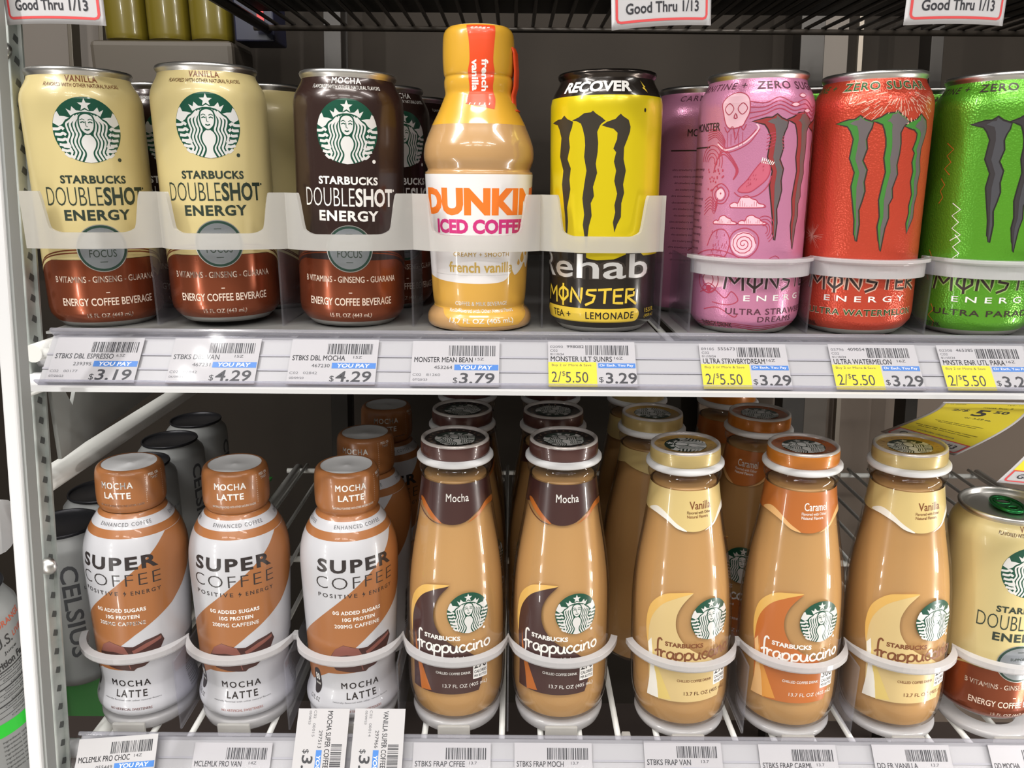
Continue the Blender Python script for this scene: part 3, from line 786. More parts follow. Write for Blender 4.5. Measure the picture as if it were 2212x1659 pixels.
def frap(kind, label, mw, yawlid):
    cfg = dict(mocha=((64, 38, 36), (66, 40, 38), (178, 100, 40), (84, 48, 34), WINK, (84, 52, 48), (38, 26, 26)),
               vanilla=((214, 190, 128), (214, 188, 132), (236, 232, 222), (222, 196, 116), BRONZE, (206, 182, 120), (190, 150, 80)),
               caramel=((184, 106, 48), (188, 106, 48), (228, 180, 120), (216, 148, 66), WINK, (204, 122, 40), (172, 90, 40)))[kind]
    lab = M('wrap_' + kind, cfg[0], .3, coat=.5); pan = M('panel_' + kind, cfg[1], .3, coat=.5)
    sw1 = M('swoosh_' + kind, cfg[2], .3, coat=.5); sw2 = M('stripe_' + kind, cfg[3], .3, coat=.5); ink = cfg[4]
    lidm = M('lid_' + kind, cfg[5], .28, .1, .5); lidtop = M('lidtop_' + kind, cfg[6], .28, .1, .5)
    t = thing('coffee_bottle', mw, label, 'bottle', 'coffee bottles')
    mobj('glass', lathe(FP, GLASS, seg=96, cap0=True), t)
    mobj('coffee', lathe([(0.0, 2.5)] + [(r, max(z, 2.5)) for r, z in FIN if z >= 1.0] + [(0, 169.2)], COFF, seg=96), t)
    N_ = Art(FP, 24.5)
    tipz = 142.5
    base = spline([(-77, 158), (-52, 152), (-34, 151), (-26, 153), (-17, 149), (-8, 143.5), (0, 142.3), (8, 144), (16, 149), (24, 154), (33, 155), (50, 152), (77, 158)], 6)
    N_.poly(base + [(77, 168.6), (-77, 168.6)], lab, 0)
    if kind == 'mocha':
        N_.poly(spline([(-28, 155), (-23, 155.5), (-12, 147), (-7, 142.8), (-12, 144), (-20, 149)], 5, True), sw1, 1)
        N_.poly(spline([(9, 143), (16, 147.5), (24, 153.8), (33, 154.5), (40, 151.5), (33, 150.6), (25, 150.8), (17, 146.4)], 5, True), sw1, 1)
        N_.poly(spline([(-30, 152), (-24, 149), (-16, 144.5), (-8, 142.2), (-14, 143), (-22, 146.6)], 5, True), sw2, 1)
    else:
        N_.poly(spline([(-34, 152), (-27, 155.5), (-20, 153.5), (-12, 147.5), (-5, 142.6), (-11, 144), (-18, 148.4), (-26, 151)], 5, True), sw1, 1)
        N_.poly(spline([(6, 142.6), (13, 146.5), (20, 153.5), (28, 156), (40, 152), (28, 152), (20, 150), (13, 145)], 5, True), sw1, 1)
    nm = kind.capitalize()
    if kind == 'mocha': N_.text(nm, 3, 159.6, 15.5, 5.2, ink, 2, .008, space=1.05)
    else:
        N_.text(nm, 4, 159.2, 15.5, 5.2, ink, 2, .012)
        N_.text('Flavored with Other', 3, 154.6, 16.5, 1.9, ink, 2, .012); N_.text('Natural Flavors', 1.8, 152.0, 14, 1.9, ink, 2, .012)
    N_.build('neck_label', t)
    A = Art(FP, 34.0)
    inner = spline([(-2.2, 102.5), (-9, 95), (-13, 86), (-12.8, 76), (-8, 67), (0, 60.5), (10, 55), (18, 47), (21, 38), (19.5, 30), (17.5, 24)], 5)
    outer = spline([(-32, 22), (-31.5, 35), (-32, 50), (-33.2, 66), (-33, 78), (-29.5, 90), (-21, 98.5), (-12, 101.5), (-2.2, 102.5)], 5)
    A.poly(inner + outer, pan, 0)
    o2 = spline([(-33, 62), (-34.6, 76), (-31.6, 90), (-22.5, 99.6), (-12, 102.4), (-2.2, 102.7), (-12, 99.2), (-22, 93.4), (-29, 84), (-32, 74)], 5, True)
    A.poly(o2, M('rim_gold', (222, 178, 96), .3, coat=.5), 1)
    A.poly(spline([(-29, 66), (-27, 52), (-22, 40), (-16, 25.4), (-16, 24), (-22.5, 22.8), (-24, 22.6), (-25.5, 36), (-29, 52)], 3), sw2 if kind != 'mocha' else sw1, 1)
    if kind != 'mocha': A.poly([(-33, 22), (-24, 22.6), (-25, 34), (-28, 50), (-30, 66), (-32.6, 62), (-30.5, 46), (-31, 36)], sw1, 1)
    A.text('STARBUCKS', -7.6, 65.4, 25, 3.3, ink, 2, .04)
    script(A, 'frappuccino', -27.5, 54.0, 54, 5.4, ink, 2, 1.25, 2.0)
    A.text('chilled', 3, 51, 8, 2, ink, 2, .01)
    A.text('CHILLED COFFEE DRINK', 0, 39.2, 23.5, 1.9, ink, 2, .012)
    A.text('13.7 FL OZ (405 mL)', 8.4, 29.2, 31, 3.5, ink, 2, .004)
    A.rect(13.4, 33.5, 24, 48.5, M('badge', (238, 236, 234), .35), 2)
    A.text(dict(mocha='270', vanilla='290', caramel='300')[kind], 18.8, 44.0, 9.2, 5.6, BLACKINK, 3, .015); A.text('CALORIES', 18.8, 38.8, 9.2, 2.3, BLACKINK, 3, .02); A.text('PER BOTTLE', 18.8, 35.6, 9.2, 2.0, BLACKINK, 3, .02)
    A.build('label', t)
    E = Art(FP, 34.0); siren(E, 10.5, 83.2, 14.3, 1); E.ell(21.5, 70.4, .9, .9, WINK, 2, 10); E.build('emblem', t)
    mobj('seal_ring', lathe([(22.5, 179.2), (24.2, 179.3), (25.0, 180.4), (24.9, 182.0), (23.8, 183.4), (22.3, 183.6)], WHITE, seg=80), t)
    L = mobj('lid', lathe(interp([(22.1, 183.4), (22.4, 184), (22.5, 186), (22.4, 190.5), (22.0, 192.3)], 2) + [(20.6, 192.4), (19.8, 191.7), (0, 191.7)], [lidm, lidtop], [(191.69, 0), (191.71, 1), (999, 0)], 80), t)
    mobj('lid_edge', lathe([(22.2, 192.0), (22.0, 193.2), (21.3, 193.8), (20.4, 193.5), (19.9, 192.4), (19.8, 191.6)], M('lid_bead', (206, 198, 194), .25, .3), seg=80), t)
    K = Art(fmap=lambda x, y: ((x, y, 191.7), (0, 0, 1)))
    siren(K, 0, 0, 13.4, 0, rot=yawlid, green=M('lid_green', (26, 48, 38), .35), detail=False)
    for i in range(22):
        a = R(i * 16.4); K.text('Shake well refrigerate after opening.'[i], 16.4 * math.sin(a), 16.4 * math.cos(a), 1.2, 1.8, M('lid_note', (150, 120, 90), .4), 1, rot=-i * 16.4) if 'Shake well refrigerate after opening.'[i] not in ' .' else None
    K.build('lid_emblem', t)
    return t


f1 = frap('mocha', 'mocha glass coffee bottle beside the row of brown-capped white bottles', P(-.0375, .475, LW, .004, 0), 18)
f2 = again(f1, 'mocha glass coffee bottle standing next to the front vanilla one', 'coffee bottles', P(.0352, .475, LW, -.006, -3))
f3 = frap('vanilla', 'cream-lidded vanilla glass coffee bottle between mocha and caramel bottles', P(.1205, .472, LW - .003, -.04, 5), 62)
f4 = frap('caramel', 'orange caramel glass coffee bottle at front between two vanilla bottles', P(.1948, .472, LW - .003, -.028, -3.5), 6)
f5 = again(f3, 'vanilla glass coffee bottle beside the tan can on the lower shelf', 'coffee bottles', P(.2690, .472, LW - .003, -.055, 1))
for ch in f5.children:
    if ch.name.startswith('lid_emblem'): ch.rotation_euler = (0, 0, R(-68))
for src, x, v, yaw, lab in ((f1, -.0370, .5500, 25, 'mocha bottle behind the first front mocha bottle, its dark lid showing'),
                            (f1, -.0375, .6260, 160, 'last mocha bottle of its lane, white seal edge just below the rail'),
                            (f2, .0310, .5480, 140, 'mocha bottle behind the front mocha bottle that is next to vanilla'),
                            (f2, .0325, .6220, 70, 'rearmost mocha bottle in the lane next to the vanilla lane'),
                            (f3, .1040, .5440, 120, 'vanilla bottle with shadowed cream lid behind the front vanilla bottle'),
                            (f3, .1050, .6200, 40, 'rearmost vanilla bottle, lid bottom touching the rail line'),
                            (f4, .1840, .5460, -40, 'caramel bottle with orange lid behind the front caramel bottle'),
                            (f4, .1800, .6170, 90, 'rearmost caramel bottle, partly cut off by the price rail above')):
    again(src, lab, 'coffee bottles', P(x, v, LW - .003, 0, yaw))

# ------------------------------------------------------------------ white protein coffee bottles with brown caps
SP = interp([(27.0, 0), (30.6, 1.2), (32.5, 4.5), (32.4, 8.5), (31.0, 13), (29.4, 20), (29.2, 24), (30.0, 35), (30.7, 52), (31.5, 72), (32.4, 100), (32.4, 112), (31.4, 120), (29.4, 127), (26.0, 134), (22.6, 139.4), (20.0, 142.6), (19.2, 144.2), (20.4, 146.6), (21.1, 150), (21.2, 158), (20.9, 167), (20.0, 171), (18.2, 172.8), (16.8, 172.9)], 4)
SWH = M('bottle_white', (194, 194, 199), .3, 0, .3)
SBR = M('bottle_brown', (162, 104, 60), .3, 0, .3)
SDK = M('bottle_ink', (48, 42, 42), .35)
CHOC = M('chocolate', (74, 46, 42), .35)
CHOC2 = M('chocolate_light', (140, 88, 78), .35)


def latte(label, mw):
    t = thing('latte_bottle', mw, label, 'bottle', 'white latte bottles')
    mobj('bottle', lathe([p for p in SP if p[1] <= 145], [SWH, SBR], [(130.2, 0), (135.6, 1), (141.2, 0), (999, 1)], 96, cap0=True), t)
    mobj('cap', lathe([p for p in SP if p[1] >= 144.0], SBR, seg=96), t)
    mobj('cap_top', lathe([(17.2, 172.6), (15, 172.2), (14, 171.9), (2.2, 171.9), (1.2, 172.3), (0, 172.4)], WHITE, seg=64), t)
    A = Art(SP, 31.8)
    A.poly([(99, 130.4), (35, 130.4), (30, 127), (22, 120), (8, 107.6), (-18, 84), (-41, 62), (-55, 48), (-60, 36), (-60, 22), (-40, 23), (-30, 29.5), (-22, 34.5), (-2, 36), (-3, 54), (8, 63), (33, 80), (43, 90), (52, 101), (66, 118), (99, 126)], SBR, 0)
    A.poly([(-20, 47), (-16, 54), (-10, 57.6), (0, 54.4), (6, 54), (14, 58), (24, 60), (26, 55), (23, 49), (21, 42), (16, 41.4), (12, 38.4), (7, 37.4), (5, 35.6), (-6, 36.4), (-16, 38), (-19, 42)], CHOC, 1)
    A.poly([(-19, 48), (-16, 54), (-10, 57.4), (0, 54.2), (3, 48), (-8, 50)], CHOC2, 2); A.poly([(5, 51), (14, 55.6), (24, 58.6), (24, 56.4), (15, 52.6), (6, 48.6)], CHOC2, 2)
    A.stroke([(-18, 46.4), (-8, 44.6), (1, 44.8), (3, 37)], .7, CHOC2, 2)
    A.text('SUPER', 0, 115.2, 51, 9.0, SDK, 1, .035, space=1.2)
    A.text('COFFEE', 0, 103.6, 53, 8.4, SDK, 1, -.016, space=1.15)
    A.text('POSITIVE', -12.6, 94.2, 26, 2.9, SDK, 1, .012, space=1.4); A.text('ENERGY', 17, 94.2, 18, 2.9, SDK, 1, .012, space=1.4)
    A.poly([(4.6, 96.2), (3.4, 94), (4.4, 94), (3.8, 92), (5.6, 94.6), (4.6, 94.6)], SDK, 1)
    A.text('0G ADDED SUGARS', 0, 81.8, 32, 2.8, WINK, 1, .03, space=1.1); A.text('10G PROTEIN', 1, 76.8, 21.5, 2.8, WINK, 1, .03, space=1.1); A.text('200MG CAFFEINE', 0, 71.8, 30.5, 2.8, WINK, 1, .03, space=1.1)
    A.text('MOCHA', 1, 25.4, 28, 4.9, SDK, 1, .02, space=1.3); A.text('LATTE', 1.5, 17.8, 21.5, 4.9, SDK, 1, .02, space=1.3)
    A.text('naturally flavored with other natural flavors', 1, 13.2, 40, 1.3, FAINT, 1); A.text('NO ARTIFICIAL SWEETENERS', 1, 7.6, 27, 1.7, M('rose_ink', (176, 120, 112), .4), 1, .01)
    A.poly(spline([(-36.5, 32.5), (-30.5, 34), (-29.6, 22), (-31, 17), (-34, 15), (-36.6, 18)], 3, True), SDK, 2)
    A.text('80', -33.2, 28, 4.4, 5.4, WINK, 3, .02); A.text('CALORIES', -33.2, 22.6, 5, 1.5, WINK, 3, .02); A.text('12 FL OZ', -35, 11.5, 10, 2.6, SDK, 1)
    barcode(A, 44, 8, 66, 50, SDK, 3, 1, True)
    A.build('label', t)
    B = Art(SP, 21)
    B.text('MOCHA', 0, 164.2, 20, 4.3, WINK, 1, .03, space=1.15); B.text('LATTE', 0, 157.4, 16.6, 4.3, WINK, 1, .03, space=1.15)
    B.text('NATURALLY FLAVORED WITH OTHER NATURAL FLAVORS', 2, 150.6, 28, 1.5, WINK, 1, .012)
    B.text('PEEL OR', 24, 169, 8, 1.8, WINK, 1, .015); B.text('TWIST', 24, 166.4, 6, 1.8, WINK, 1, .015)
    for x in (17.5, 31):
        for k in range(13): B.rect(x, 151 + 1.5 * k, x + .35, 151.6 + 1.5 * k, PALE, 1)
    B.build('cap_lettering', t)
    D = Art(SP, 22.5)
    D.text('ENHANCED COFFEE', 4, 138.4, 31, 2.1, FAINT, 1, .008, space=1.25); D.text('ENHANCED COFFEE', -42, 138.4, 31, 2.1, FAINT, 1, .008, space=1.25); D.text('ENHANCED COFFEE', 50, 138.4, 31, 2.1, FAINT, 1, .008, space=1.25)
    D.build('collar_lettering', t)
    return t


s1 = latte('white and brown mocha latte bottle leftmost on the lower shelf, beside the post', P(-.2575, .475, LW, .035, 2))
again(s1, 'middle of the three front white-and-brown mocha latte bottles', 'white latte bottles', P(-.1865, .475, LW, .026, 9))
again(s1, 'front white-and-brown mocha latte bottle right next to the glass mocha bottle', 'white latte bottles', P(-.1110, .475, LW, .014, 19))
again(s1, 'second latte bottle in the right latte lane, its grey cap top showing', 'white latte bottles', P(-.1090, .543, LW, .0, -12))
again(s1, 'rearmost latte bottle, third back in the right latte lane', 'white latte bottles', P(-.1050, .616, LW, .0, 8))

# ------------------------------------------------------------------ price rails
def railframe(A, B):
    u = Vector((0, B[0] - A[0], B[1] - A[1])).normalized(); x = Vector((1, 0, 0)); y = u.cross(x)
    m = Matrix.Identity(4)
    for i in range(3): m[i][0] = x[i]; m[i][1] = y[i]; m[i][2] = u[i]
    m[0][3], m[1][3], m[2][3] = 0, A[0], A[1]
    return S @ m


RU = railframe((.423, -.116), (.4475, -.0893))
RL = railframe((.408, -.384), (.432, -.357))
LILAC = M('rail_back', (174, 173, 175), .4)
LIPW = M('white_lip', (206, 206, 207), .4)


def rail(mw, x0, x1, label):
    t = thing('price_rail', mw @ Matrix.Translation(((x0 + x1) / 2, 0, 0)), label, 'price rail', 'shelf edge price rails')
    w = x1 - x0
    box_obj('back_strip', t, (0, .0035, .017), (w, .0016, .034), LILAC)
    bm = bmesh.new()
    for z in (.0120, .0215): add_box(bm, (0, .0024, z), (w, .0008, .0012))
    mobj('groove_ridge', bm_mesh(bm, M('ridge', (164, 163, 170), .4)), t)
    box_obj('clear_cover', t, (0, -.0022, .0180), (w, .0008, .0325), CHAN)
    box_obj('top_bead', t, (0, .0005, .0352), (w, .0075, .0026), clear_mat('bead', (214, 214, 222), (240, 240, 246), .30, .10), bev=.0008)
    box_obj('bottom_bead', t, (0, .0002, .0018), (w, .0052, .0014), clear_mat('bead', (214, 214, 222), (240, 240, 246), .30, .10), bev=.0008)
    return t


rail(RU, -.2725, .62, 'clear plastic price rail with tags along the upper shelf edge')
rail(RL, -.284, .62, 'clear plastic price rail with tags along the lower shelf edge')

TG = 'shelf price tags'


def price_tag(rm, x, h, label, name, size, code, c2, date, price, seed, wd_=51, ht=30, rot=0, yellow=None, y=.0008):
    mw = rm @ Matrix.Translation((x / 1000, y, h / 1000)) @ Matrix.Rotation(R(rot), 4, 'Y')
    t = thing('price_tag', mw, label, 'price tag', TG)
    box_obj('paper', t, (wd_ / 2000, .00015, ht / 2000), (wd_ / 1000, .0003, ht / 1000), PAPER)
    A = Art(off=.06, doff=.02)
    if yellow is None:
        barcode(A, 21.5, ht - 10, 48.5, ht - 3, INK, seed)
        A.text(name, 1.5 + min(len(name) * 2.05, 34) / 2, ht - 12.6, min(len(name) * 2.05, 34), 3.4, INK, 1, .012)
        A.text(size, 39.5, ht - 12, 5, 1.7, INK, 1)
        A.text(code, 18.5, ht - 17.7, 10.5, 2.3, INK, 1)
        A.rect(25, ht - 19.5, 50.5, ht - 15.8, BLUE, 1); A.text('YOU PAY', 37.6, ht - 17.6, 19, 2.6, WINK, 2, .02, .15)
        A.text('$', 25.8, ht - 26.4, 2.6, 4.4, INK, 1); A.text(price, 38.2, ht - 24.8, 20.5, 7.2, INK, 1, .015, .08)
        A.text('C02', 3.6, ht - 22.6, 5, 1.7, FAINT, 1); A.text(c2, 13, ht - 22.6, 8, 1.7, FAINT, 1); A.text(date, 5.5, ht - 25.8, 8.4, 1.4, FAINT, 1, .01)
    else:
        A.text(c2, 5, ht - 3.6, 7.6, 1.7, FAINT, 1); A.text(code, 16, ht - 3.4, 10, 2, INK, 1); A.text('C02', 3.4, ht - 6.2, 4.4, 1.6, FAINT, 1); A.text(date, 5.2, ht - 8.6, 8, 1.4, INK, 1)
        barcode(A, 22, ht - 9, 47, ht - 2.4, INK, seed)
        A.text(name, 1.5 + min(len(name) * 2.1, 36) / 2, ht - 11.7, min(len(name) * 2.1, 36), 3.4, INK, 1, .012); A.text(size, 41, ht - 11, 5, 1.7, INK, 1)
        A.rect(0, 0, 28, ht - 13.8, YEL, 1); A.text('Buy 2 or More & Save', 13.5, ht - 16, 23, 2, INK, 2)
        A.text('2/', 4.6, 6.4, 5.6, 7, INK, 2); A.text('$', 8.8, 8.4, 1.8, 3.6, INK, 2); A.text('5.50', 16.4, 6.2, 13, 7, INK, 2)
        A.rect(29, ht - 17.6, 50.6, ht - 14.4, BLUE, 1); A.text('Or Each, You Pay', 39.6, ht - 16, 19.6, 2, WINK, 2, .01)
        A.text('$', 30.4, 4.6, 2.6, 4, INK, 1); A.text(price, 42, 5.8, 18, 7.2, INK, 1, .015)
    A.build('printing', t)
    return t


price_tag(RU, -267.8, 2.0, 'white price tag reading 3.19 at the left end of the upper rail', 'STBKS DBL ESPRESSO', '6.5Z', '239395', '00177', '07/20/23', '3.19', 1)
price_tag(RU, -198.8, 2.0, 'white 4.29 price tag on the upper rail below the second tan can', 'STBKS DBL VAN', '15Z', '467231', '02842', '06/09/23', '4.29', 2)
price_tag(RU, -129.6, 2.0, 'white 4.29 price tag on the upper rail below the dark mocha can', 'STBKS DBL MOCHA', '15Z', '467230', '02842', '05/09/23', '4.29', 3)
price_tag(RU, -58.5, 1.5, 'white price tag reading 3.79 below the yellow-capped bottle', 'MONSTER MEAN BEAN', '15Z', '453264', '81260', '07/20/23', '3.79', 4)
price_tag(RU, 21.0, 1.8, 'white and yellow price tag below the yellow energy drink can', 'MONSTER ULT SUNRS', '16Z', '998082', '02090', '01/10/24', '3.29', 5, yellow=1)
price_tag(RU, 109.8, 1.2, 'white and yellow price tag below the pink can', 'ULTRA STRWBRYDREAM', '16Z', '555673', '89185', '01/10/24', '3.29', 6, yellow=1)
price_tag(RU, 186.0, 1.5, 'white and yellow price tag below the red can', 'ULTRA WATERMELON', '16Z', '409054', '03796', '01/10/24', '3.29', 7, yellow=1)
price_tag(RU, 249.8, 1.5, 'white and yellow price tag below the green can at right edge', 'MNSTR ENR UTL PARA', '16Z', '465385', '02308', '01/10/24', '3.29', 8, yellow=1)
price_tag(RL, -279.0, 1.6, 'tilted price tag at the left end of the lower rail', 'MCLEMLK PRO CHOC', '14Z', '055449', '00121', '07/20/23', '3.29', 9, rot=-4.5, y=-.0044)
price_tag(RL, -207.0, .6, 'price tag below the middle white latte bottle on the lower rail', 'MCLEMLK PRO VAN', '14Z', '055448', '00121', '07/20/23', '3.29', 10)
price_tag(RL, -63.0, 1.6, 'price tag below the left mocha glass bottle on the lower rail', 'STBKS FRAP CFFEE', '13.7', '225110', '00121', '07/20/23', '3.49', 11)
price_tag(RL, 3.6, 2.0, 'price tag below the mocha bottle next to the vanilla one', 'STBKS FRAP MOCH', '13.7', '225111', '00121', '07/20/23', '3.49', 12)
price_tag(RL, 89.0, 3.6, 'price tag below the front vanilla bottle beside the caramel one', 'STBKS FRAP VAN', '13.7', '225112', '00121', '07/20/23', '3.49', 13)
price_tag(RL, 164.6, 2.2, 'price tag below the caramel bottle on the lower rail', 'STBKS FRAP CARML', '13.7', '225113', '00121', '07/20/23', '3.49', 14)
price_tag(RL, 239.6, 2.6, 'price tag below the vanilla bottle that stands by the tan can', 'DD FR VANILLA', '13.7', '225114', '00121', '07/20/23', '3.49', 15)
price_tag(RL, 316.6, 3.0, 'price tag cut by the right edge below the lower tan can', 'DD MOCHA', '13.7', '225115', '00121', '07/20/23', '3.49', 16)
price_tag(RL, -140.2, 51.4, 'tag turned on its side over the lower rail, left of the two', 'MOCHA SUPER COFFEE', '12Z', '297513', '00015', '05/08/23', '3.59', 17, wd_=54, ht=34, rot=90, y=-.0046)
price_tag(RL, -102.6, 51.6, 'tag turned on its side over the lower rail, right of the two', 'VANILLA SUPER COFFEE', '12Z', '297966', '00014', '05/09/23', '3.59', 18, wd_=54, ht=33.5, rot=90, y=-.0050)

# ------------------------------------------------------------------ hanging sale tags
HG = 'hanging yellow sale tags'


def sale_tag(fm, label, name='sale_tag', full=False):
    """fm maps card mm (x 0..51, z 0..92 from the bottom) to shelf-frame mm + normal"""
    t = thing(name, S, label, 'sale tag', HG)
    zc = [4 * i for i in range(1, 23)]
    A = Art(fmap=fm, zcuts=zc, off=0, doff=.05)
    A.rect(0, 0, 51, 92, PAPER, 0)
    o = A.build('card', t)
    sm = o.modifiers.new('s', 'SOLIDIFY'); sm.thickness = .0003; sm.offset = -1
    B = Art(fmap=fm, zcuts=zc, off=.10, doff=.05)
    B.rect(1.8, 15.2, 49.2, 89.5, YEL, 0)
    bx = [(2.6, 15.2), (2.6, 5.0), (3.2, 3.6), (4.6, 3.0), (46.4, 3.0), (47.8, 3.6), (48.4, 5.0), (48.4, 15.2)]
    B.stroke(bx, 1.2, TRED, 1); B.rect(2.0, 14.5, 49, 15.6, TRED, 1)
    B.text('Good Thru 1/13', 25.5, 9.0, 37, 5.2, INK, 1, .02)
    B.text('excludes clearance', 23, 19.5, 24, 2.2, FAINT, 1)
    if full:
        B.text('C 02 465385', 8, 87.3, 11, 1.7, INK, 1); B.text('12/31-1/13', 42, 87.3, 10, 1.7, INK, 1)
        B.text('must buy 2', 33, 80, 17, 3.4, INK, 1, .01, .15)
        B.text('2/$', 13.5, 70, 10, 6.6, INK, 1, .02, .15); B.text('5', 26, 66.8, 9, 15, INK, 1, .03, .15); B.text('50', 37, 71.5, 9, 5.6, INK, 1, .03, .15)
        B.text('or 3.29 ea.', 29, 54.5, 16, 3, INK, 1, .01, .15)
        for k, (z, w_) in enumerate(((41, 30), (38.6, 24), (28, 40), (25.4, 34))): B.text('with card sale limit two per customer', 24, z, w_, 1.9, INK, 1, .015)
    B.build('printing', t)
    return t


def bent(x0, v0, zb, rot, sag, tilt=.0):
    ca, sa = math.cos(R(rot)), math.sin(R(rot))

    def f(x, z):
        u = (x - 25.5); q = sag * (1 - (u / 25.5) ** 2)
        X = u * ca - z * sa; Z = u * sa + z * ca
        return (x0 + 25.5 + X, v0 - q + tilt * (92 - z), zb + Z), (2 * sag * u / 25.5 ** 2 * -1 if 0 else -2 * sag * u / 650.0 * -1 * 0, -1, 0)
    return f


sale_tag(bent(-261.5, 430, 74.0, 0, 5), 'yellow sale tag hanging top left in front of the post')
sale_tag(bent(49.8, 430, 75.2, 3.2, 6), 'yellow sale tag hanging from above, over the yellow and pink cans')
sale_tag(bent(199.6, 430, 77.4, 0, 5), 'yellow sale tag hanging from above between red and green cans')


def swung(A0, A1, B0, B1, bow):
    A0, A1, B0, B1 = map(Vector, (A0, A1, B0, B1))

    def pos(x, z):
        a = x / 51; b = 1 - z / 92
        top = A0.lerp(A1, a); bot = B0.lerp(B1, a); p = top.lerp(bot, b)
        return p + Vector(bow) * math.sin(math.pi * b) + Vector((0, 0, 0))

    def f(x, z):
        p = pos(x, z); n = (pos(x + .5, z) - p).cross(pos(x, z + .5) - p)
        return tuple(p), tuple(n.normalized())
    return f


sale_tag(swung((241, 412.5, -119.2), (292, 412.5, -119.2), (265, 525, -174), (318, 520, -190), (8, -4, 4)), 'yellow must-buy sale tag blown sideways under the upper rail', full=True)
sale_tag(swung((318, 424, -120), (369, 424, -120), (281, 416, -168), (330, 408, -170), (0, -4, 0)), 'white-bordered sale tag corner hanging over the lower tan can', full=True)

# ------------------------------------------------------------------ bottle stops, lane dividers and shelves
def sweep(path, sect, name, parent, mat):
    """path: list of (x,v,w,nx,nv) ; sect: list of (out, up) mm around, closed"""
    bm = bmesh.new(); rows = []
    for x, v, w, nx, nv, sc in path:
        rows.append([bm.verts.new((x + nx * o / 1000, v + nv * o / 1000, w + (u if not callable(sc) else sc(u)) / 1000)) for o, u in sect])
    k = len(sect)
    for a, b in zip(rows, rows[1:]):
        for i in range(k):
            f = bm.faces.new((a[i], a[(i + 1) % k], b[(i + 1) % k], b[i])); f.smooth = False
    bm.faces.new(list(reversed(rows[0]))); bm.faces.new(rows[-1])
    bmesh.ops.recalc_face_normals(bm, faces=bm.faces)
    o = mobj(name, bm_mesh(bm, mat), parent)
    bv = o.modifiers.new('b', 'BEVEL'); bv.width = .0007; bv.segments = 2; bv.limit_method = 'ANGLE'; bv.angle_limit = R(50)
    return o


def normals2(pts):
    out = []
    for i, p in enumerate(pts):
        a = pts[max(i - 1, 0)]; b = pts[min(i + 1, len(pts) - 1)]
        d = (b[0] - a[0], b[1] - a[1]); l = math.hypot(*d); out.append((d[1] / l, -d[0] / l))
    return out


# upper left: crenellated front stop over five lanes
UL = [-.2592, -.1834, -.1036, -.0212, .0563]
bnd = [-.2785, -.2075, -.1330, -.0590, .0165, .0860]
t = thing('product_stop', S, 'frosted plastic front stop with raised tabs across the five left lanes', 'shelf stop')
pts = []; x = -.2812
while x < .0895:
    i = min(range(5), key=lambda i: abs((bnd[i] + bnd[i + 1]) / 2 - x))
    lo = -.312 if i == 0 else bnd[i]; hi = bnd[i + 1]
    e = (x - UL[i]) / ((hi if x > UL[i] else lo) - UL[i])
    pts.append((x, .4494 + .0125 * min(abs(e), 1) ** 2.6)); x += .0006
nn = normals2(pts); bm = bmesh.new(); rows = []
for (x, v), (nx, nv) in zip(pts, nn):
    d = min(abs(x - b) for b in bnd); hw = .0098
    k = min(max((hw + .0030 - d) / .0042, 0), 1); k = k * k * (3 - 2 * k)
    top = -.0322 + .0190 * k + .0040 * min(max((.0205 - d) / .0095, 0), 1) ** 2.5
    rows.append([bm.verts.new((x + nx * o, v + nv * o, w)) for o, w in ((.0012, -.0415), (.0012, top), (-.0012, top), (-.0012, -.0415))])
for a, b in zip(rows, rows[1:]):
    for i in range(4): bm.faces.new((a[i], a[(i + 1) % 4], b[(i + 1) % 4], b[i]))
bm.faces.new(list(reversed(rows[0]))); bm.faces.new(rows[-1]); bmesh.ops.recalc_face_normals(bm, faces=bm.faces)
mobj('front_band', bm_mesh(bm, FROST), t)
for b in (-.2213, -.1433, -.0620, .0182, .0915): box_obj('divider', t, (b, .4985, -.066), (.0012, .050, .049), CLEAR)
box_obj('tray_floor', t, (-.095, .70, -.0912), (.366, .50, .0014), M('tray_grey', (128, 128, 126), .25))


def ring_path(cs, v, r, w, steps=26):
    pts = []
    for i, c in enumerate(cs):
        lo = (cs[i - 1] + c) / 2 if i else c - r * .98
        hi = (c + cs[i + 1]) / 2 if i < len(cs) - 1 else c + r * .98
        a0 = math.asin(max(-.985, (lo - c) / r)); a1 = math.asin(min(.985, (hi - c) / r))
        for k in range(steps + 1):
            a = a0 + (a1 - a0) * k / steps; pts.append((c + r * math.sin(a), v - r * math.cos(a)))
    q = [pts[0]]
    for p in pts[1:]:
        if math.hypot(p[0] - q[-1][0], p[1] - q[-1][1]) > 2e-4: q.append(p)
    nn = []
    for p in q:
        c = min(cs, key=lambda c: abs(c - p[0])); d = (p[0] - c, p[1] - v); l = math.hypot(*d); d = (d[0] / l, d[1] / l)
        k = min(max((abs(d[0]) - .72) / .2, 0), 1) if cs[0] - .01 < p[0] < cs[-1] + .01 else 0
        d = (d[0] * (1 - k), d[1] * (1 - k) - k); l = math.hypot(*d); nn.append((d[0] / l, d[1] / l))
    return [(p[0], p[1], w, n[0], n[1], None) for p, n in zip(q, nn)]


UR = [.1458, .2149, .2885, .3600]
t = thing('product_stop', S, 'milky ring-fronted stop across the pink, red and green can lanes', 'shelf stop')
sweep(ring_path(UR, .482, .0362, -.0548), [(-1, 0), (1.6, 0), (1.6, 8), (4.4, 9), (4.4, 11), (-1, 11)], 'front_band', t, RING)
for b in (.1075, .1793, .2510, .324): box_obj('divider', t, (b, .492, -.068), (.0012, .060, .044), CLEAR)
box_obj('tray_floor', t, (.255, .70, -.0912), (.310, .50, .0014), MATS['tray_grey'])


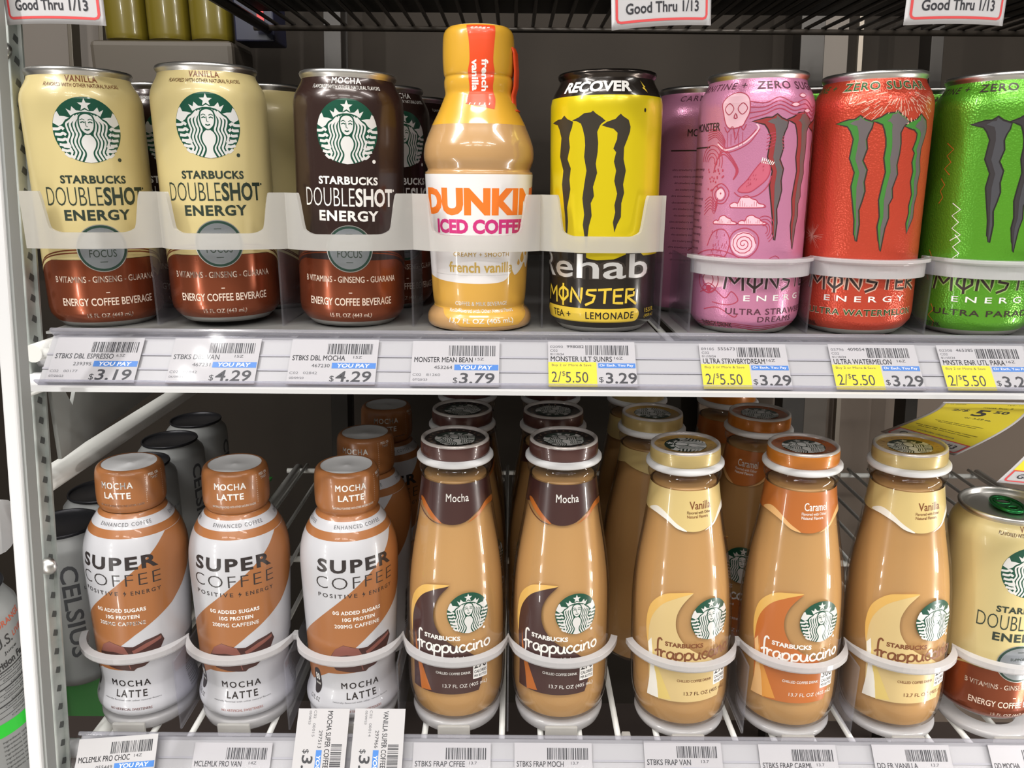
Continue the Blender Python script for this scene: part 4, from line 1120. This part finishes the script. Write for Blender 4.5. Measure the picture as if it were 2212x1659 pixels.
def lower_stop(cs, leans, label, vc=.475, dz=0.):
    t = thing('product_stop', S, label, 'shelf stop')
    sweep(ring_path([c + l * .047 for c, l in zip(cs, leans)], vc, .0368, -.3090), [(-1.4, 0), (2.4, 0), (3.2, 1.5), (3.2, 5), (-1.4, 5.6)], 'front_band', t, RING)
    for c in cs:
        o = mobj('base_ring', lathe([(20, -.8), (28.5, -.8), (30.6, -1.6), (31.0, -3.2), (30.0, -8), (28.0, -10.2), (20, -10.2), (20, -.8)] if not dz else [(20, -.8), (28.5, -.8), (30.6, -1.6), (31.0, -3.2), (30.0, -6), (28.0, -7.4), (20, -7.4), (20, -.8)], RING, seg=72), t)
        o.location = (c, vc, LW - .0012 + dz)
        bm = bmesh.new(); add_box(bm, (c, vc - .0325, LW - .0068 + dz * .5), (.022, .0024, .0095 - (.0032 if dz else 0)), bev=.0008); mobj('tab', bm_mesh(bm, FROST), t)
    for a, b in zip(cs, cs[1:]):
        if a < .26: box_obj('divider', t, ((a + b) / 2 - (.0013 if a > .15 else 0), .475, LW + .020), (.0012, .066, .052), CLEAR)
    return t


lower_stop([-.2575, -.1865, -.1110, -.0375, .0352], [.035, .026, .014, .004, -.006], 'milky stop rings holding the three latte and two mocha bottles')
lower_stop([.1205, .1948, .2690, .338], [-.04, -.028, -.055, -.05], 'milky stop rings holding the vanilla and caramel bottles', .472, -.0032)
# cable tie on the lower rack
t = thing('cable_tie', S, 'clear cable tie on the white shelf wires left of the vanilla bottle', 'cable tie')
bm = bmesh.new(); add_box(bm, (.0795, .443, -.366), (.006, .005, .005), bev=.001); mobj('buckle', bm_mesh(bm, FROST), t)
bm = bmesh.new(); tube(bm, [(.0795, .443, -.367), (.0765, .437, -.374), (.0735, .432, -.381)], .0012, 8); mobj('tail', bm_mesh(bm, CLEAR), t)

WIRE = M('white_wire', (222, 222, 218), .35)


def wire_shelf(label, w, x0, x1, nw, mat, r=.0019, front=True, v0=.438, v1=.96, lip=None):
    t = thing('wire_shelf', S, label, 'shelf', 'wire shelves')
    for i in range(nw):
        xx = x0 + .012 + (x1 - x0 - .024) * i / (nw - 1)
        bm = bmesh.new(); tube(bm, [(xx, v0, w), (xx, v1, w)], r, 8); mobj('wire', bm_mesh(bm, mat), t)
    for v in (v0 + .004, v0 + .27, v1 - .01):
        bm = bmesh.new(); tube(bm, [(x0 - .012, v, w - .005), (x1, v, w - .005)], .0032, 10); mobj('cross_bar', bm_mesh(bm, mat), t)
    for xx in (x0, x1):
        bm = bmesh.new(); tube(bm, [(xx, v0, w - .0045), (xx, v1, w - .0045)], .0055, 14); mobj('side_tube', bm_mesh(bm, mat), t)
    return t


us = wire_shelf('white wire shelf carrying the upper row of cans', -.099, -.286, .62, 34, WIRE, v0=.447)
box_obj('front_lip', us, (.167, .4185, -.1170), (.905, .0045, .0024), LIPW)
for (a, b) in (((-.300, .462, -.110), (-.272, .462, -.109)), ((-.297, .452, -.1225), (-.270, .452, -.1215))):
    bm = bmesh.new(); tube(bm, [a, b], .0058, 16); o = mobj('tube_end', bm_mesh(bm, WHITE), us)
bm = bmesh.new(); tube(bm, [(-.293, .425, -.135), (-.288, .426, -.130), (-.278, .428, -.123), (-.268, .43, -.1195)], .0011, 8); mobj('loose_wire', bm_mesh(bm, WIRE), us)
# cantilever bracket under the upper shelf, at the left
GALV = noise_mat('galvanised', (150, 156, 153), (176, 180, 176), 60, .42, .15)
PLATE = M('bracket_grey', (176, 178, 175), .45, .1)
bm = bmesh.new()
outl = [(.462, -.108), (.93, -.108), (.93, -.118), (.60, -.168), (.462, -.176)]
hole = [(.468, -.119), (.499, -.119), (.482, -.146)]
fs = tessellate_polygon([[Vector((a, b, 0)) for a, b in outl], [Vector((a, b, 0)) for a, b in hole]])
V = [bm.verts.new((-.290, a, b)) for a, b in outl + hole]
for f in fs: bm.faces.new([V[i] for i in f])
o = mobj('bracket', bm_mesh(bm, PLATE), us); sm = o.modifiers.new('s', 'SOLIDIFY'); sm.thickness = .0025

ls = wire_shelf('white wire shelf carrying the lower row of bottles', -.3705, -.2835, .62, 34, WIRE, .0021)
for (a, b) in (((-.3015, .438, -.3745), (-.275, .436, -.3735)),):
    bm = bmesh.new(); tube(bm, [a, b], .0062, 16); mobj('tube_end', bm_mesh(bm, WHITE), ls)
t = thing('guard_tube', S, 'thick white tube slanting back above the lower shelf at left', 'tube')
bm = bmesh.new(); tube(bm, [(-.300, .44, -.191), (-.300, .90, -.191)], .0078, 18); mobj('tube', bm_mesh(bm, WIRE), t)
bm = bmesh.new(); tube(bm, [(-.300, .72, -.191), (-.300, .735, -.191)], .0092, 18); mobj('collar', bm_mesh(bm, WIRE), t)
DARKW = M('dark_wire', (66, 60, 54), .4, .3)
tp = wire_shelf('dark wire shelf at the top of the view', .168, -.285, .62, 46, DARKW, .0021)
box_obj('tray', tp, (.167, .67, .176), (.90, .50, .003), M('dark_tray', (44, 42, 40), .5))
box_obj('front_rail', tp, (.167, .4345, .176), (.905, .004, .034), WHITE)

# ------------------------------------------------------------------ posts, frame, back of the cooler (world upright)
W0 = Matrix.Translation((0, 0, CAMZ))


def post(name, x, y, label, wx=.0080, wy=.0100, mat=None, z0=-CAMZ, z1=.55, slots=True, bolts=()):
    t = thing(name, W0 @ Matrix.Translation((x, y, 0)), label, 'post')
    m = mat or GALV
    box_obj('upright', t, (0, 0, (z0 + z1) / 2), (wx, wy, z1 - z0), m, bev=.0008)
    box_obj('rear_flange', t, (wx / 2 + .0010, wy / 2 - .0009, (z0 + z1) / 2), (.0026, .0016, z1 - z0), m)
    if slots:
        dk = M('slot_dark', (74, 76, 75), .7)
        z = -.42; n = 0
        while z < .30 and n < 60:
            bm = bmesh.new(); add_box(bm, (wx / 2, .0012, z), (.0005, .0044, .0038), rot=Matrix.Rotation(R(-24), 3, 'X')); mobj('slot', bm_mesh(bm, dk), t); z += .0125; n += 1
    for z, dx in bolts:
        me = lathe([(0, 4.2), (3.0, 3.6), (5.0, 2.0), (5.6, 0), (0, 0)], ALU, seg=24)
        o = mobj('bolt', me, t); o.rotation_euler = (R(90), 0, 0); o.location = (dx, -wy / 2, z)
    return t


post('shelf_post', -.2945, .467, 'slotted galvanised shelf post standing at the left edge', bolts=((-.1735, .0065), (.134, .000)))
t = thing('door_mullion', W0, 'white door frame strip in front of the galvanised post', 'door frame')
box_obj('frame_face', t, (-.2645, .404, -CAMZ / 2 + .3), (.0074, .008, CAMZ + .6), LIPW, bev=.001)
box_obj('frame_side', t, (-.2600, .406, -CAMZ / 2 + .3), (.0022, .008, CAMZ + .6), M('frame_grey', (140, 142, 140), .5, .1))
for k, (L, nm) in enumerate(((LED_L, 'left'), (LED_R, 'right'))):
    for z, l in LED_Z:
        t = thing('led_housing', Matrix.Translation((L[0], L[1], CAMZ + z)), '%s slim light housing on the %s door frame, outside the view' % ('lower' if z < 0 else 'upper', nm), 'lamp')
        d = Vector((-.62, -.40, 0) if k == 0 else (.85, -.35, 0)).normalized()
        box_obj('housing', t, d * .012, (.030, .016, l + .04), M('housing_grey', (170, 170, 172), .35, .4), rot=Vector((-d.x, -d.y, 0)).to_track_quat('Y', 'Z').to_matrix(), bev=.002)

BACK = noise_mat('back_panel', (46, 41, 36), (53, 47, 41), 4, .7, spec=.15)
tag(box_obj('wall_back', None, (0, 1.16, .3), (3.2, .04, 1.9), BACK, mw=W0 @ Matrix.Identity(4)), kind='structure')
tag(box_obj('floor', None, (0, -1.6, -CAMZ - .02), (8, 8, .04), noise_mat('vinyl_floor', (168, 164, 156), (184, 180, 172), 3, .35), mw=W0 @ Matrix.Identity(4)), kind='structure')
tag(box_obj('ceiling', None, (0, -2.5, 3.1 - CAMZ), (8, 6, .04), M('ceiling_white', (225, 223, 218), .8), mw=W0 @ Matrix.Identity(4)), kind='structure')
SHADE_WALL = M('shade_wall', (46, 44, 42), .6)
for nm, xx in (('shade_wall_left', -1.15), ('shade_wall_right', 1.25)):  # unseen dark walls added at both sides to keep light off the background
    tag(box_obj(nm, None, (xx, .82, .1), (.03, .66, 1.9), SHADE_WALL, mw=W0 @ Matrix.Identity(4)), kind='structure')
tag(box_obj('shade_top', None, (.05, .82, 1.06), (2.4, .68, .03), SHADE_WALL, mw=W0 @ Matrix.Identity(4)), kind='structure')  # unseen dark top added to block light from above
tag(box_obj('trim_2', None, (.05, .78, -.66), (2.4, .74, .03), M('deck_dark', (84, 74, 70), .6), mw=W0 @ Matrix.Identity(4)), kind='structure')
RGY = M('rack_dark', (46, 42, 38), .45, .3)
RLT = M('rack_light', (104, 96, 88), .5, .2)
for xx, wdt, lab in ((-.228, .022, 'dark rear rack post at the back, above the front mocha can'), (.372, .030, 'dark slotted rear rack post behind the pink and red cans'), (.528, .016, 'thin dark rear rack post behind the green can')):
    post('rear_post', xx, 1.02, lab, wdt, .03, RGY, slots=False, z1=1.2)
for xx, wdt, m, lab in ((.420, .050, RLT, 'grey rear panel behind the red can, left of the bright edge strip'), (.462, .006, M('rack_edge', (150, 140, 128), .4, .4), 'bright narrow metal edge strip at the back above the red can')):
    o = box_obj('backboard', None, (0, 0, 0), (wdt, .01, 1.6), m, mw=W0 @ Matrix.Translation((xx, 1.08, .3))); tag(o, lab, 'panel')
o = box_obj('backboard', None, (0, 0, 0), (.26, .01, .34), M('rear_grey', (112, 104, 96), .5), mw=W0 @ Matrix.Translation((-.56, 1.09, .22)), bev=.003); tag(o, 'grey rear panel behind the first tan can at upper left', 'panel')
for xx in (-.575, -.535):
    o = box_obj('rear_bar', None, (0, 0, 0), (.006, .02, .34), M('rear_bar', (86, 78, 66), .4, .2), mw=W0 @ Matrix.Translation((xx, 1.05, .26)), bev=.001); tag(o, 'thin upright bar at the back above the leftmost can, %s one' % ('left' if xx < -.55 else 'right'), 'bar')
o = box_obj('backboard', None, (0, 0, 0), (.62, .01, .62), M('low_back_lit', (132, 118, 106), .55), mw=W0 @ Matrix.Translation((.58, 1.10, -.34))); tag(o, 'added brownish sheet painted as light on the back wall, behind the caramel and rightmost vanilla bottles', 'panel')  # paler sheet added on the rear wall: LED light painted as colour
# yellow bottles and a dark carton on the shelf behind
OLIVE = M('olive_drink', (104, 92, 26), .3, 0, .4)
LB = interp([(20, 0), (23, 2), (24, 8), (24, 60), (22.5, 70), (24, 80), (24, 110), (18, 130), (12, 142), (11, 150), (13, 152), (13, 166), (12, 167)], 3)
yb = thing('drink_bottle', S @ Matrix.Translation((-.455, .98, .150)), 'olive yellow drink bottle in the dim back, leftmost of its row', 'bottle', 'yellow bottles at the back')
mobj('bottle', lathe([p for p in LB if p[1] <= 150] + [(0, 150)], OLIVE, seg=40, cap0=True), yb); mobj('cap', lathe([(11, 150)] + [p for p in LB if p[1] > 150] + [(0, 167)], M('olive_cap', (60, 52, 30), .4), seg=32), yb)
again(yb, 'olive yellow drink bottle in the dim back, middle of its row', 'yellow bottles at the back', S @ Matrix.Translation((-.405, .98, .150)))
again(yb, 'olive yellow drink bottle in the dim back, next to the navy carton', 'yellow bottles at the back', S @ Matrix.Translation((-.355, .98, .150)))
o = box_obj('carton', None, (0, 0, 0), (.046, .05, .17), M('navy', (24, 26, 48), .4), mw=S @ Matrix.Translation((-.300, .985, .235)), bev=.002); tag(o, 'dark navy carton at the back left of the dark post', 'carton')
box_obj('red_strip', o, (.008, -.0255, -.050), (.008, .0006, .042), M('red_print', (206, 60, 60), .4))
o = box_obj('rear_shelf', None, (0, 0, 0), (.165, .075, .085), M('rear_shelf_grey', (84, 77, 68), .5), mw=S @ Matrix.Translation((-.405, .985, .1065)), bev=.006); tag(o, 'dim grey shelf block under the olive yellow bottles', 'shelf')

# ------------------------------------------------------------------ slim cans of the neighbouring lane at left
SLIM = [(20, 0), (21.5, 0), (23.5, 2), (28, 7), (29, 11), (29, 104), (28, 108), (24, 113), (23.6, 115)]
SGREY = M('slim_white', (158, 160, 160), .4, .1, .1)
BLACKLID = M('slim_lid', (52, 52, 56), .35, .6)


def slim_can(label, mw):
    t = thing('slim_can', mw, label, 'can', 'slim white cans at left')
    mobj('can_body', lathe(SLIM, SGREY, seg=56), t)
    mobj('rim', lathe([(23.6, 115), (24.6, 116.4), (24.2, 117.8), (23.2, 117.2), (22.8, 115)], BLACKLID, seg=56), t)
    mobj('lid', lathe([(23, 115.6), (21, 114.6), (0, 114.6)], BLACKLID, seg=56), t)
    A = Art(SLIM, 29.)
    A.text('CELSIUS', 6, 62, 70, 11, M('slim_ink', (74, 76, 80), .4), 1, .02, rot=-90)
    A.text('LIVE FIT', 22, 78, 16, 2.6, MATS['slim_ink'], 1)
    barcode(A, -34, 30, -16, 66, MATS['slim_ink'], 9, 1, True)
    for k in range(9): A.text('sparkling drink essential energy', -25, 28 - 2.6 * k, 18, 1.5, MATS['slim_ink'], 1)
    A.build('lettering', t); A = Art(SLIM, 29.); A.text('CELSIUS', 66, 62, 70, 11, MATS['slim_ink'], 1, .02, rot=-90); A.build('side_print', t)
    return t


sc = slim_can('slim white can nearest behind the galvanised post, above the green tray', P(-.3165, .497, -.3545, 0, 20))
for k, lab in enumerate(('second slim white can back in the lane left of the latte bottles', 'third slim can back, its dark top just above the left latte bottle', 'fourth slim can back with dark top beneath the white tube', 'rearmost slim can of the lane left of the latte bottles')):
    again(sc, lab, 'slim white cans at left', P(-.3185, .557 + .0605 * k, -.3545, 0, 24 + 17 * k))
GREEN = M('tray_green', (38, 120, 44), .4)
t = thing('lane_tray', S, 'green plastic lane tray under the slim white cans', 'tray')
box_obj('tray_floor', t, (-.3245, .70, -.3575), (.064, .36, .003), GREEN)
box_obj('tray_front', t, (-.3245, .52, -.386), (.064, .003, .055), GREEN)
# nearest can of the next bay, past the door frame
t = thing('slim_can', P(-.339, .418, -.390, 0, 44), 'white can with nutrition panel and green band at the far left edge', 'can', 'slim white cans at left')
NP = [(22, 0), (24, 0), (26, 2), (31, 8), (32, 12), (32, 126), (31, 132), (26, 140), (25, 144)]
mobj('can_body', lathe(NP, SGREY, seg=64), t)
mobj('rim', lathe([(25, 144), (26.4, 145.6), (26, 147), (24.6, 146), (24.4, 144)], BLACKLID, seg=56), t); mobj('lid', lathe([(24.6, 144.6), (0, 144)], BLACKLID, seg=56), t)
A = Art(NP, 32.)
KB = M('panel_ink', (60, 60, 60), .4); OI = M('orange_word', (206, 96, 66), .4)
A.text('ORANGE', 25, 127, 22, 4, OI, 1, .01, rot=8); A.text('U.S.', 18, 115, 13, 7, KB, 1, .01, rot=8); A.text('LIVE', 30, 117, 9, 4, OI, 1, rot=8); A.text('Juice', 22, 107.6, 10, 2.6, KB, 1, .01, rot=8)
A.text('Nutrition Facts', 20, 101, 34, 5, KB, 1, .035, rot=8)
for k in range(9): A.stroke([(2, 95 - 3.6 * k), (40, 99 - 3.6 * k)], .35 if k % 3 else .9, KB, 1); A.text('Calories per can', 20 + (k % 3) * 3, 95 - 3.6 * k, 22 - (k % 4) * 3, 1.6, KB, 1, rot=6)
A.rect(-50, 54, 60, 63, M('band_green', (50, 210, 60), .35), 1)
for k in range(8): A.text('ingredients carbonated water', 22, 50 - 3 * k, 30, 1.8, KB, 1)
A.build('label', t)
# white pipe and dark shelf of the next bay
t = thing('guard_tube', S, 'short white rounded tube at the far left edge past the frame', 'tube')
bm = bmesh.new(); tube(bm, [(-.345, .44, -.213), (-.318, .44, -.213)], .017, 20); mobj('tube', bm_mesh(bm, WHITE), t)
bm = bmesh.new(); tube(bm, [(-.345, .44, -.158), (-.32, .44, -.168)], .011, 20); mobj('collar', bm_mesh(bm, PLATE), t)
o = box_obj('backboard', None, (0, 0, 0), (.05, .004, .40), M('bay_dark', (34, 34, 36), .5), mw=S @ Matrix.Translation((-.380, .475, -.22))); tag(o, 'dark upright side panel of the next bay at the left edge', 'panel')
o = box_obj('shelf_ledge', None, (0, 0, 0), (.074, .080, .003), M('ledge_grey', (120, 120, 120), .5), mw=S @ Matrix.Translation((-.345, .418, -.3918)))
tag(o, 'grey shelf ledge under the white can with the nutrition panel at far left', 'shelf')
